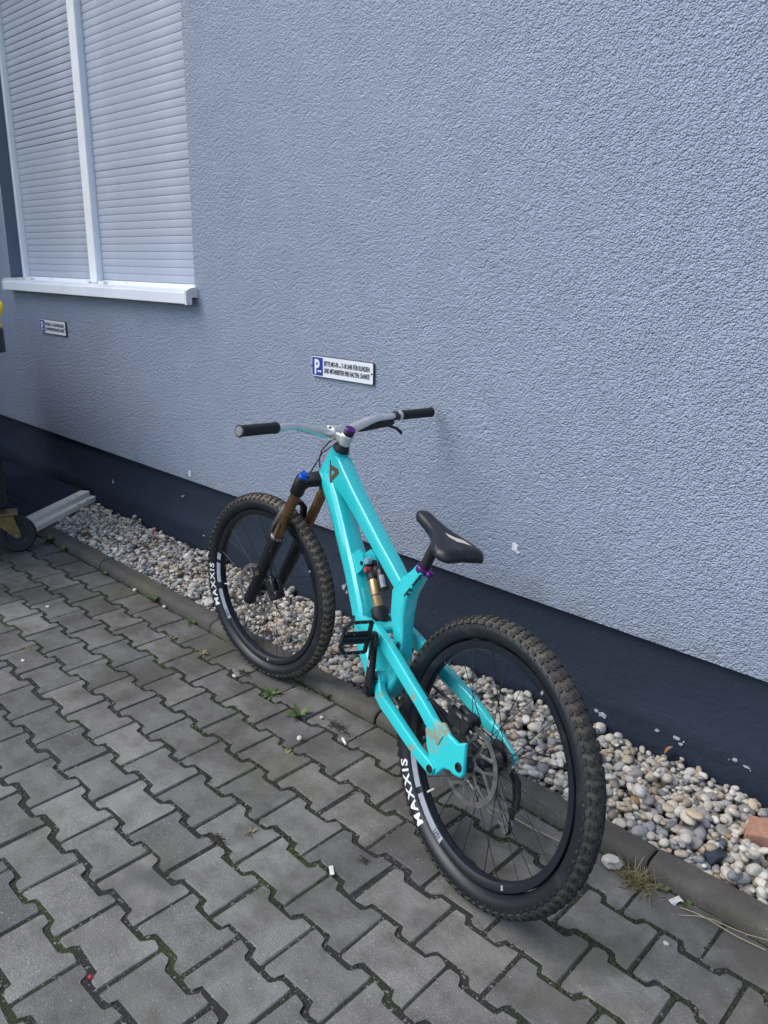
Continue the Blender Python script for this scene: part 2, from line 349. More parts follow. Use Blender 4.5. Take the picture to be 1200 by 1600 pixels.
M['leaf'] = mat_leaf('weed_leaf', (.06, .10, .024), (.11, .15, .045)); M['dry'] = mat_leaf('dry_grass', (.14, .13, .05), (.26, .20, .10)); M['grass'] = mat_leaf('green_grass', (.06, .13, .02), (.12, .20, .04))
M['moss'] = simple('moss', (.026, .034, .011), .95, var=.5, vscale=60, bump=1, bscale=250)
M['deadleaf'] = simple('dead_leaf', (.30, .15, .07), .7, var=.3, vscale=60); M['darkleaf'] = simple('dark_leaf', (.07, .035, .02), .7, var=.3, vscale=60)
M['paper'] = simple('paper_scrap', (.62, .60, .55), .8, var=.15, vscale=60); M['chunk'] = simple('mortar_lump', (.58, .54, .47), .9, var=.15, vscale=70, bump=.6, bscale=90)
M['brick'] = simple('red_brick', (.36, .19, .13), .9, var=.2, vscale=60, bump=.5, bscale=150); M['darkstone'] = simple('dark_rock', (.035, .042, .058), .45, var=.4, vscale=40)
M['straw'] = simple('straw', (.36, .30, .19), .8); M['red'] = simple('red_plastic', (.55, .02, .03), .4); M['whitechip'] = simple('bare_plaster', (.40, .43, .47), .9, var=.2, vscale=90)
M['dirt'] = simple('dirt_clump', (.045, .038, .028), .95, var=.4, vscale=50, bump=.8, bscale=160)

# ------------------------------------------------------------------ ground and pavement
g = MB(); g.add([(-80, -80, -.06), (80, -80, -.06), (80, 80, -.06), (-80, 80, -.06)], [(0, 1, 2, 3)])
tag(g.build('ground', M['asphalt'], smooth=0), kind='structure')

PX0, PY0, PP, PW, PA = -1.8304, .6782, .2, .1456, .0115
pave = MB(); pave.add([(-8.5, -3.2, -.0035), (3.5, -3.2, -.0035), (3.5, 1.72, -.0035), (-8.5, 1.72, -.0035)], [(0, 1, 2, 3)])
pavement = tag(pave.build('pavement', M['joint'], smooth=0), kind='structure')

def paver_outline(edge, rr_):
    gx, gy = .0040, .0066; h = PW/2
    side = [(-.1+gx, h+PA-gy), (-.068, h+PA-gy), (-.060, h+PA-gy-.003), (-.052, h-PA-gy+.003), (-.044, h-PA-gy), (.044, h-PA-gy), (.052, h-PA-gy+.003), (.060, h+PA-gy-.003), (.068, h+PA-gy), (.1-gx, h+PA-gy)]
    if edge: top = [(-.1+gx, h-.003), (-.05, h-.002), (0, h-.003), (.05, h-.002), (.1-gx, h-.003)]
    else: top = side
    def corner(a):   # clip the two end corners
        a = list(a); x0, y0 = a[0]; x1, y1 = a[-1]
        return [(x0, y0-.006), (x0+.004, y0)] + a[1:-1] + [(x1-.004, y1), (x1, y1-.006)]
    up = corner(top); dn = corner(side)
    out = up + [(-x, -y) for x, y in dn]
    return [(x+rr_.gauss(0, .0014), y+rr_.gauss(0, .0018)) for x, y in out]
def paver_mesh(edge, seed):
    rr_ = random.Random(seed); o = paver_outline(edge, rr_); n = len(o); V = []
    for x, y in o: V.append((x, y, -.05))
    for x, y in o: V.append((x, y, -.0042+rr_.gauss(0, .0008)))
    for i, (x, y) in enumerate(o):     # inner loop of the chamfer
        L = math.hypot(x, y); c = .0026+rr_.uniform(-.001, .0018); V.append((x*(1-c/L), y*(1-c/L*1.15), rr_.gauss(0, .0003)))
    F = [tuple(range(2*n, 3*n))]
    for i in range(n):
        j = (i+1) % n; F.append((i, j, n+j, n+i)); F.append((n+i, n+j, 2*n+j, 2*n+i))
    return V, F
PM = []
for e in (False, True):
    vs = []
    for sidx in range(6):
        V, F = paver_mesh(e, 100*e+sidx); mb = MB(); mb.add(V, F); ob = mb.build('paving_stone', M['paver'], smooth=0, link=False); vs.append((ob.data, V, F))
    PM.append(vs)
cells = []
for k in range(-24, 7):
    for m_ in range(-64, 56):
        if (k+m_) % 2 == 0: continue
        x = PX0+m_*PP/2; y = PY0+(k+.5)*PW
        if not (-8.4 < x < 3.4 and y > -3.1): continue
        u, v, z = project((x, y, 0)); vis = z > .2 and -90 < u < 1290 and 700 < v < 1720
        cells.append((not vis, z if z > 0 else 99, x, y, k == 6))
cells.sort()
rest_v, rest_f = [], []
for i, (nv, z, x, y, e) in enumerate(cells):
    rz = random.gauss(0, .006) + (math.pi if (random.random() < .5 and not e) else 0)
    mtx = Matrix.Translation((x+random.gauss(0, .0012), y+random.gauss(0, .0012), random.gauss(0, .0007))) @ Matrix.Rotation(rz, 4, 'Z') @ Matrix.Rotation(random.gauss(0, .0035), 4, 'X') @ Matrix.Rotation(random.gauss(0, .0035), 4, 'Y')
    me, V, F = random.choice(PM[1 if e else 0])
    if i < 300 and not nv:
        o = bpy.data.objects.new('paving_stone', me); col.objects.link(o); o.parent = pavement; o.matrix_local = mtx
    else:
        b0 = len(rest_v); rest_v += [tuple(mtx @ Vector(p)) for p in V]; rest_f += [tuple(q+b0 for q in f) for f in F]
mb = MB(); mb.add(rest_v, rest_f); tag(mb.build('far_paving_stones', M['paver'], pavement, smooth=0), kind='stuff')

# kerb of rounded edging stones
kerb = MB(); kerb.add([(-8.5, 1.703, -.012), (3.5, 1.703, -.012), (3.5, 1.79, -.012), (-8.5, 1.79, -.012)], [(0, 1, 2, 3)])
kerb = tag(kerb.build('kerb', M['joint'], smooth=0), kind='structure')
KZ = .042
def kerb_stone(seed, L=.992):
    rr_ = random.Random(seed); prof = [(1.702, -.10), (1.702, .012), (1.704, .022), (1.7095, .031), (1.718, .038), (1.729, .0415), (1.745, KZ), (1.768, KZ), (1.778, .040), (1.783, .034), (1.785, .02), (1.785, -.10)]
    n = len(prof); st = [0, .004, .012] + [L*i/26 for i in range(1, 26)] + [L-.012, L-.004, L]; V = []; F = []
    for i, x in enumerate(st):
        e = .004 if i in (0, len(st)-1) else (.0012 if i in (1, len(st)-2) else 0)
        for j, (y, z) in enumerate(prof):
            V.append((x, y+(1.745-y)*e*9+(rr_.gauss(0, .0006) if 0 < j < n-1 else 0), z-e*(z > 0)*1.3+(rr_.gauss(0, .0006) if z > 0 else 0)))
    for i in range(len(st)-1):
        for j in range(n-1): F.append((i*n+j, i*n+j+1, (i+1)*n+j+1, (i+1)*n+j))
    F.append(tuple(range(n))); F.append(tuple(reversed(range((len(st)-1)*n, len(st)*n))))
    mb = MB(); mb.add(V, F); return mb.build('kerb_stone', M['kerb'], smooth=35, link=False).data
KM = [kerb_stone(s) for s in range(3)]
for i in range(-8, 4):
    o = bpy.data.objects.new('kerb_stone', KM[i % 3]); col.objects.link(o); o.parent = kerb
    tilt = {-4: -.012, -5: .006}.get(i, random.gauss(0, .002))
    o.matrix_local = Matrix.Translation((-.64+i*1.0, random.gauss(0, .002) + (.012 if i == -5 else 0), random.gauss(0, .002) - (.012 if i == -5 else 0))) @ Matrix.Rotation(tilt*.3, 4, 'Y')

# ------------------------------------------------------------------ gravel strip
GX0, GX1, GY0, GY1 = -7.0, 1.2, 1.782, 2.215
gb = MB(); gb.add([(GX0-.5, 1.776, .004), (3.5, 1.776, .004), (3.5, 2.24, .004), (GX0-.5, 2.24, .004)], [(0, 1, 2, 3)])
gravel = tag(gb.build('gravel_bed', M['soil'], smooth=0), kind='structure')
def ico():
    import bmesh
    bm = bmesh.new(); bmesh.ops.create_icosphere(bm, subdivisions=2, radius=1.0)
    V = np.array([v.co[:] for v in bm.verts]); F = np.array([[v.index for v in f.verts] for f in bm.faces]); bm.free(); return V, F
ICV, ICF = ico()
def pebble_shape(r):
    V = ICV.copy(); n = np.abs(V); e = r.uniform(.78, 1.12)
    V = np.sign(V)*n**e
    for _ in range(4):
        d = r.normal(size=3); d /= np.linalg.norm(d); V *= (1+r.uniform(-.13, .10)*np.clip(V@d, 0, None)**2)[:, None]
    for _c in range(int(r.integers(0, 4))):
        d = r.normal(size=3); d /= np.linalg.norm(d); h = V@d; V -= np.outer(np.clip(h-.66, 0, None), d)*.9
    return V
SHAPES = [pebble_shape(rng) for _ in range(16)]
PAL = np.array([(.50, .47, .41), (.56, .54, .49), (.43, .42, .40), (.36, .35, .335), (.30, .30, .30), (.45, .38, .29), (.50, .42, .31), (.38, .31, .23), (.44, .34, .29), (.24, .25, .27), (.14, .155, .18), (.60, .59, .56), (.33, .27, .20), (.40, .25, .12), (.20, .17, .14), (.52, .50, .44)])
PALW = np.array([13, 13, 12, 11, 9, 7, 5, 4, 3, 7, 6, 12, 4, .8, 3, 12.]); PALW /= PALW.sum()
CS = .005; nx, ny = int((GX1-GX0)/CS), int((GY1-GY0)/CS)
H = np.full((nx, ny), .004); OWN = np.full((nx, ny), -1)
peb = []
def drop(x, y, a, b, c, yaw):
    rad = max(a, b); i0, i1 = int((x-rad-GX0)/CS), int((x+rad-GX0)/CS)+1; j0, j1 = int((y-rad-GY0)/CS), int((y+rad-GY0)/CS)+1
    i0, j0 = max(i0, 0), max(j0, 0); i1, j1 = min(i1, nx-1), min(j1, ny-1)
    if i1 <= i0 or j1 <= j0: return None
    gx = GX0+(np.arange(i0, i1+1)+.5)*CS-x; gy = GY0+(np.arange(j0, j1+1)+.5)*CS-y
    X, Y = np.meshgrid(gx, gy, indexing='ij'); ca, sa = math.cos(yaw), math.sin(yaw)
    q = ((X*ca+Y*sa)/a)**2+((-X*sa+Y*ca)/b)**2; ins = q < 1
    if not ins.any(): return None
    hh = np.sqrt(np.clip(1-q, 0, 1)); sub = H[i0:i1+1, j0:j1+1]
    zc = np.quantile((sub+c*hh)[ins], .62)
    top = zc+c*hh; upd = ins & (top > sub)
    idx = len(peb); sub[upd] = top[upd]; OWN[i0:i1+1, j0:j1+1][upd] = idx
    peb.append((x, y, zc, a, b, c, yaw)); return idx
area = (GX1-GX0)*(GY1-GY0)
for pas in range(2):
    cnt = int(area*(3500 if pas == 0 else 3800))
    for _ in range(cnt):
        x = rng.uniform(GX0+.02, GX1-.02); md = .0092+.0018*min(1, max(0, (x+3.2)/2.2)); s = float(np.clip(rng.lognormal(math.log(md), .36), .0055, .0225)); a = s*rng.uniform(1.0, 1.35); b = s*rng.uniform(.75, 1.0); c = s*rng.uniform(.5, .8)
        y = rng.uniform(GY0+b*.9, GY1-.02-b*.6)
        if pas == 1:
            i, j = int((x-GX0)/CS), int((y-GY0)/CS)
            if H[i, j] > .030: continue
        drop(x, y, a, b, c, rng.uniform(0, math.pi))
own, cn = np.unique(OWN, return_counts=True)
vis = []
for o_, c_ in zip(own, cn):
    if o_ < 0: continue
    p_ = peb[o_]; u, v, z = project(p_[:3])
    if -10 < u < 1210 and z > 0: vis.append((c_/z**3, o_))
vis.sort(reverse=True); single = {o_ for _, o_ in vis[:300]}
SM = []
for V in SHAPES:
    mb = MB(); mb.add(V, ICF.tolist()); SM.append(mb.build('pebble', M['peb'], smooth=70, link=False).data)
AV, AF, AC = [], [], []; nb = 0
for i, (x, y, z, a, b, c, yaw) in enumerate(peb):
    sh = int(rng.integers(len(SHAPES))); cc = (PAL[rng.choice(len(PAL), p=PALW)]*.93+np.array((.46, .42, .36))*.07)*rng.uniform(.80, 1.15)*.98*np.array((1.03, 1.0, .95))
    R = np.array(Matrix.Rotation(yaw, 3, 'Z') @ Matrix.Rotation(rng.normal(0, .22), 3, 'X') @ Matrix.Rotation(rng.normal(0, .22), 3, 'Y'))
    if i in single:
        o = bpy.data.objects.new('pebble', SM[sh]); col.objects.link(o); o.parent = gravel; o.color = (*cc, 1)
        mt = Matrix.Identity(4); A = R@np.diag((a, b, c))
        for r_ in range(3):
            for q_ in range(3): mt[r_][q_] = A[r_, q_]
        mt.translation = (x, y, z); o.matrix_local = mt
    else:
        AV.append((SHAPES[sh]*(a, b, c))@R.T+(x, y, z)); AF.append(ICF+nb); AC.append(np.tile((*cc, 1), (len(ICV), 1))); nb += len(ICV)
AV, AF, AC = np.concatenate(AV), np.concatenate(AF), np.concatenate(AC)
me = bpy.data.meshes.new('loose_gravel'); me.from_pydata(AV.tolist(), [], AF.tolist())
at = me.color_attributes.new('Col', 'FLOAT_COLOR', 'POINT'); at.data.foreach_set('color', AC.astype(np.float32).ravel())
tag(finish('loose_gravel', me, M['peb_a'], gravel, smooth=70), kind='stuff')
def gravel_h(x, y):
    i, j = int((x-GX0)/CS), int((y-GY0)/CS); return float(H[max(i-2, 0):i+3, max(j-2, 0):j+3].mean())

# ------------------------------------------------------------------ building: rendered wall, plinth, shuttered window
WY = 2.18; WX0, WX1, WZ0, WZ1 = -11., 6., .418, 6.
OX0, OX1, OZ0, OZ1 = -5.562, -3.366, 1.352, 3.25; RD = .115
bld = empty('building', (-2.5, WY, 0)); BO = Vector((2.5, -WY, 0))
tag(bld, 'blue-grey stucco building with dark painted plinth and a shuttered window', 'building')
def bpart(mb, name, mat, parent=None, smooth=0):
    mb.v = [tuple(Vector(p)+BO) for p in mb.v]
    return mb.build(name, mat, parent or bld, smooth=smooth)
xs = [WX0, OX0, OX1, WX1]; zs = [WZ0, OZ0, OZ1, WZ1]
mb = MB(); V = [(x, WY, z) for z in zs for x in xs]
F = [(j*4+i, j*4+i+1, (j+1)*4+i+1, (j+1)*4+i) for j in range(3) for i in range(3) if (i, j) != (1, 1)]
V += [(WX0, WY+.3, WZ0), (WX1, WY+.3, WZ0), (WX0, WY+.3, WZ1), (WX1, WY+.3, WZ1)]
F += [(0, 16, 17, 3), (12, 15, 19, 18), (0, 12, 18, 16), (3, 17, 19, 15)]
mb.add(V, F); bpart(mb, 'stucco_wall', M['stucco'])
mb = MB(); V = [(OX0, WY+.0005, OZ0), (OX1, WY+.0005, OZ0), (OX1, WY+.0005, OZ1), (OX0, WY+.0005, OZ1)]; V += [(x, WY+RD+.09, z) for x, y, z in V]
mb.add(V, [(0, 1, 5, 4), (1, 2, 6, 5), (2, 3, 7, 6), (3, 0, 4, 7)]); bpart(mb, 'window_reveal', M['reveal'])
mb = MB(); nxp = 170; pts = []
prng = random.Random(3)
for zi, (z, yo) in enumerate([(-.1, .006), (.05, .002), (.12, .0), (.155, -.003), (.175, .004), (.30, .006), (.45, .006)]):
    for i in range(nxp+1): pts.append((WX0+(WX1-WX0)*i/nxp, WY+.022+yo+prng.gauss(0, .0012), z+(prng.gauss(0, .006) if 0 < zi < 5 else 0)))
n1 = nxp+1; mb.add(pts, [(j*n1+i, j*n1+i+1, (j+1)*n1+i+1, (j+1)*n1+i) for j in range(6) for i in range(nxp)]); bpart(mb, 'plinth', M['plinth'], smooth=60)

# unseen wing added past the left frame edge to shade the lower wall
mb = MB(); mb.box((-7.6, .38, 3.2), (.8, 3.58, 5.56)); bpart(mb, 'added_shade_wing', M['stucco'])
mb = MB(); mb.box((-7.62, .40, .21), (.76, 3.54, .416)); bpart(mb, 'shade_wing_plinth', M['plinth'])
SY = WY+RD                      # shutter plane
mb = MB(); mb.box(((OX0+OX1)/2, SY+.05, (OZ0+OZ1)/2), (OX1-OX0-.01, .02, OZ1-OZ0-.01)); win = bpart(mb, 'window', M['dark'])
def wpart(mb, name, mat, smooth=0): return bpart(mb, name, mat, win, smooth)
MXC, MW = -4.545, .084
# guide rails
mb = MB(); mb.bbox((OX0+.018, SY-.012, (OZ0+OZ1)/2+.02), (.03, .05, OZ1-OZ0-.06), .004); wpart(mb, 'guide_rail', M['rail'])
mb = MB(); mb.bbox((MXC, SY-.014, (OZ0+OZ1)/2+.02), (MW, .054, OZ1-OZ0-.06), .004); wpart(mb, 'guide_rail', M['rail'])
mb = MB(); mb.bbox((OX1-.017, SY-.012, (OZ0+OZ1)/2+.02), (.03, .05, OZ1-OZ0-.06), .004); wpart(mb, 'guide_rail', M['rail'])
# roller slats, each its own curved strip
SP = .0390
def slat_data(L, gap):
    hgt = SP-gap; prof = [(.004, 0), (.0002, .0006), (-.0008, .003), (-.0017, hgt*.3), (-.0020, hgt*.55), (-.0016, hgt*.82), (-.0008, hgt-.0025), (.0006, hgt-.0004), (.005, hgt)]
    mb = MB(); n = len(prof); mb.add([(-L/2, y, z) for y, z in prof]+[(L/2, y, z) for y, z in prof], [(i, i+1, n+i+1, n+i) for i in range(n-1)]+[tuple(range(n)), tuple(range(2*n-1, n-1, -1))])
    return mb.build('slat', M['slat'], smooth=50, link=False).data
xa0, xa1 = OX0+.036, MXC-MW/2+.004; xb0, xb1 = MXC+MW/2-.004, OX1-.036
SL = [(slat_data(xa1-xa0, .0006), slat_data(xa1-xa0, .0030), (xa0+xa1)/2), (slat_data(xb1-xb0, .0006), slat_data(xb1-xb0, .0010), (xb0+xb1)/2)]
for sidx, (closed_, open_, xc) in enumerate(SL):
    for k in range(46):
        z = 1.4189+k*SP
        d = open_ if (sidx == 0 and k >= 19) or (sidx == 1 and k >= 30) else closed_
        o = bpy.data.objects.new('slat', d); col.objects.link(o); o.parent = win; o.matrix_local = Matrix.Translation(Vector((xc+random.gauss(0, .001), SY+random.gauss(0, .0006), z))+BO)
# end rails at the foot of each shutter, with stop plugs
for xa, xb in ((xa0, xa1), (xb0, xb1)):
    mb = MB(); mb.bbox(((xa+xb)/2, SY+.001, 1.4), (xb-xa, .016, .034), .003); wpart(mb, 'end_rail', M['rail'])
for x in (OX0+.09, MXC-.095, MXC+.085):
    mb = MB(); mb.tube([(x-.034, SY-.028, 1.398), (x+.034, SY-.028, 1.398)], .0135, 14); wpart(mb, 'stop_plug', M['sill_cap'], 40)
# sill
SX0, SX1, SF = -5.545, -3.352, WY-.062
mb = MB(); prof = [(SY+.03, 1.383), (SY+.03, 1.4), (SY-.0, 1.398), (SF+.012, 1.388), (SF+.003, 1.386), (SF, 1.382), (SF, 1.334), (SF+.004, 1.331), (SF+.02, 1.331), (SF+.02, 1.365), (WY-.004, 1.372)]
n = len(prof); mb.add([(SX0+.006, y, z) for y, z in prof]+[(SX1-.006, y, z) for y, z in prof], [(i, (i+1) % n, n+(i+1) % n, n+i) for i in range(n)]+[tuple(range(n)), tuple(range(2*n-1, n-1, -1))]); wpart(mb, 'sill', M['sill'])
for sx, x in ((-1, SX0), (1, SX1)):
    mb = MB(); pr_ = [(SF-.003, 1.329), (SF+.028, 1.329), (SF+.03, 1.362), (WY+.004 if sx > 0 else SY, 1.362), (WY+.004 if sx > 0 else SY, 1.412), (SF+.02, 1.405), (SF-.003, 1.392)]
    mb.add([(x-.007, y, z) for y, z in pr_]+[(x+.009, y, z) for y, z in pr_], [tuple(range(7)), tuple(range(13, 6, -1))]+[(i, (i+1) % 7, 7+(i+1) % 7, 7+i) for i in range(7)]); wpart(mb, 'sill_end_cap', M['sill_cap'])
# chips where the paint is knocked off
M['palechip'] = simple('pale_plaster', (.74, .76, .80), .9, var=.1, vscale=90)
def chip(x, z, rx, rz_, y, seed, n=18, mat='whitechip'):
    rr_ = random.Random(seed); mb = MB(); P = [(x, y-.0022, z)]; Q = []
    for i in range(n):
        a = 2*math.pi*i/n; k = rr_.uniform(.55, 1.1); P.append((x+rx*k*math.cos(a), y-.0016, z+rz_*k*math.sin(a)))
    for i in range(n): p = P[1+i]; Q.append((p[0], y+.006, p[2]))
    mb.add(P+Q, [(0, 1+i, 1+(i+1) % n) for i in range(n)]+[(1+i, 1+n+i, 1+n+(i+1) % n, 1+(i+1) % n) for i in range(n)])
    bpart(mb, 'bare_plaster_patch', M[mat], smooth=60)
chip(-1.436, .591, .014, .019, WY-.002, 1, 18, 'palechip'); chip(-1.422, .576, .008, .006, WY-.002, 2, 12, 'palechip'); chip(-3.498, .457, .011, .021, WY-.002, 3, 18, 'palechip')
PY_ = WY+.020
for i, (x, z, rx, rz_) in enumerate([(-1.05, .084, .024, .012), (-1.075, .09, .012, .008), (-.795, .115, .018, .010), (-.78, .10, .012, .007), (-.615, .125, .012, .010), (-.58, .118, .014, .006), (-4.41, .222, .007, .014), (-3.43, .122, .012, .006), (-2.33, .16, .018, .018), (-2.31, .14, .012, .012), (-.86, .112, .010, .006), (-3.62, .30, .010, .006)]):
    chip(x, z, rx*.7, rz_*.7, PY_, 10+i); chip(x+rx*prng.uniform(-1.6, 1.6), z+rz_*prng.uniform(-1.5, 1.5), rx*.2, rz_*.25, PY_, 40+i, 7)

# ------------------------------------------------------------------ parking signs
def sign(x0, label):
    W_, Hh = .366, .0875; s = empty('parking_sign', (x0, WY-.004, 1.0765)); tag(s, label, 'sign', 'parking signs on the stucco wall')
    mb = MB(); mb.bbox((W_/2, -.002, Hh/2), (W_, .007, Hh), .002); mb.build('plate', M['sign_edge'], s, smooth=0)
    def flat(poly, y, name, mat): m_ = MB(); m_.prism(poly, y, y+.0008); return m_.build(name, mat, s, smooth=0)
    def rr2(xa, xb, za, zb, r):
        out = []
        for cx, cz, a0 in ((xb-r, zb-r, 0), (xa+r, zb-r, 90), (xa+r, za+r, 180), (xb-r, za+r, 270)):
            for i in range(5): a = math.radians(a0+22.5*i); out.append((cx+r*math.cos(a), cz+r*math.sin(a)))
        return out
    flat(rr2(.0028, W_-.0028, .0028, Hh-.0028, .005), -.0066, 'white_face', M['sign_w'])
    flat(rr2(.007, .072, .007, Hh-.007, .002), -.0074, 'blue_field', M['sign_blue'])
    def txt(body, size, x, z, sx, bold, y, name, mat, width=None):
        V, F = text_mesh(body, size, 1.0, bold)
        mx = max(v[0] for v in V); k = width/mx if width else sx
        m_ = MB(); m_.add([(x+v[0]*k, y, z+v[1]) for v in V], F); m_.build(name, mat, s, smooth=0)
    txt('P', .082, .020, .0145, .9, .0028, -.0084, 'letter', M['sign_w'], .034)
    m_ = MB(); m_.prism([(.043, .029), (.043, .0215), (.060, .0215), (.060, .0185), (.066, .0245), (.060, .0305), (.060, .0275), (.049, .0275), (.049, .029)], -.0094, -.0084); m_.build('arrow', M['sign_w'], s, smooth=0)
    txt('BITTE MO-FR', .0265, .080, .050, 1, .0009, -.0076, 'lettering', M['sign_txt'], .088)
    txt('von', .0125, .1712, .050, 1, .0004, -.0076, 'lettering', M['sign_txt'], .0105)
    txt('7-18 UHR FÜR KUNDEN', .0265, .1855, .050, 1, .0009, -.0076, 'lettering', M['sign_txt'], .160)
    txt('UND MITARBEITER FREI HALTEN. DANKE!', .0265, .080, .0215, 1, .0009, -.0076, 'lettering', M['sign_txt'], .2655)
    for x in (.0035, W_-.0085):
        m_ = MB(); m_.lathe([(0, -.0095), (.0035, -.009), (.004, -.0066)], 12, o=(x, 0, Hh*.5)); m_.build('screw', M['sign_edge'], s)
sign(-2.5025, 'white parking sign with blue P field on the wall above the handlebar')
sign(-5.156, 'white parking sign with blue P field under the window sill')

# ------------------------------------------------------------------ bicycle (local frame: x forward, y left, z up, origin under rear axle)
BX, BY, BPSI, BPHI, BPIT, BZ, STEER, WB = -.96456, 1.32189, 2.90396, .18401, -.00268, .00034, .28667, 1.28189
RR, RF = .3584, .3563
HA = math.radians(63.5); AX = Vector((-math.cos(HA), 0, math.sin(HA))); PERP = Vector((math.sin(HA), 0, math.cos(HA)))
FAX = Vector((WB, 0, RF)); P0 = FAX-PERP*.044
ST = Matrix.Translation(P0) @ Matrix.Rotation(STEER, 4, AX) @ Matrix.Translation(-P0)
bike = empty('mountain_bike'); bike.matrix_world = Matrix.Translation((BX, BY, BZ)) @ Matrix.Rotation(BPSI, 4, 'Z') @ Matrix.Rotation(BPHI, 4, 'X') @ Matrix.Rotation(BPIT, 4, 'Y')
tag(bike, 'turquoise full-suspension mountain bike with black knobbly tyres leaning against the stucco wall', 'bicycle')
def bp(mb, name, mat, parent=None, smooth=40, matrix=None): return mb.build(name, mat, parent or bike, smooth=smooth, matrix=matrix)
RQ = rrect(.30, 4); RQ2 = rrect(.5, 5)
def ln(s): return P0+AX*s          # point on the steering axis

# main frame
mb = MB()
mb.loft([ln(.572), ln(.60), ln(.64), ln(.675), ln(.690)], [(.030, .031), (.029, .031), (.026, .030), (.027, .028), (.0275, .0275)], RQ2)
frame = bp(mb, 'frame', M['turq'], smooth=35)
mb = MB(); mb.loft([(.965, 0, .905), (.915, 0, .893), (.865, 0, .866), (.80, 0, .832), (.70, 0, .779), (.60, 0, .724), (.53, 0, .687), (.455, 0, .645)], [(.026, .040), (.0275, .043), (.0270, .037), (.0255, .029), (.024, .0245), (.023, .022), (.0225, .022), (.0205, .020)], rrect(.22, 4))
bp(mb, 'top_tube', M['turq'], frame, 32)
HEX = [(.55, 1), (-.55, 1), (-.72, .93), (-.95, .52), (-1, .3), (-1, -.6), (-.82, -.9), (-.5, -1), (.5, -1), (.82, -.9), (1, -.6), (1, .3), (.95, .52), (.72, .93)]
mb = MB(); mb.loft([(1.000, 0, .868), (.965, 0, .846), (.90, 0, .795), (.818, 0, .714), (.72, 0, .614), (.64, 0, .524), (.595, 0, .465), (.555, 0, .415), (.50, 0, .370), (.455, 0, .345)], [(.025, .030), (.029, .036), (.031, .037), (.033, .036), (.036, .036), (.040, .036), (.043, .036), (.045, .035), (.045, .033), (.042, .030)], HEX)
bp(mb, 'down_tube', M['turq'], frame, 28)
mb = MB(); mb.loft([(.388, 0, .728), (.405, 0, .702), (.432, 0, .665), (.452, 0, .628), (.445, 0, .57), (.425, 0, .515), (.408, 0, .46), (.41, 0, .40), (.43, 0, .35)], [(.0190, .0185), (.0205, .021), (.0235, .029), (.0258, .038), (.0250, .033), (.022, .023), (.023, .0215), (.03, .026), (.038, .03)], rrect(.42, 5))
bp(mb, 'seat_tube', M['turq'], frame, 35)
mb = MB(); mb.lathe([(0, -.046), (.030, -.046), (.032, -.04), (.032, .04), (.030, .046), (0, .046)], 28, o=(.443, 0, .345)); mb.lathe([(0, -.05), (.020, -.05), (.022, -.046), (.022, .046), (.020, .05), (0, .05)], 24, o=(.432, 0, .380))
bp(mb, 'bottom_bracket_shell', M['turq'], frame)
mb = MB()      # shock mount lugs on the down tube
for s in (-1, 1): mb.prism([(.735, .655), (.690, .690), (.662, .682), (.645, .655), (.655, .635), (.69, .60)], s*.018, s*.026)
bp(mb, 'shock_mount', M['turq'], frame, 30)
mb = MB()
for s in (-1, 1): mb.lathe([(0, 0), (.0065, 0), (.0065, .0035), (.004, .004), (0, .003)] if s > 0 else [(0, 0), (.0065, 0), (.0065, -.0035), (0, -.003)], 14, o=(.658, s*.026, .656))
bp(mb, 'mount_bolt', M['blackmetal'], frame)

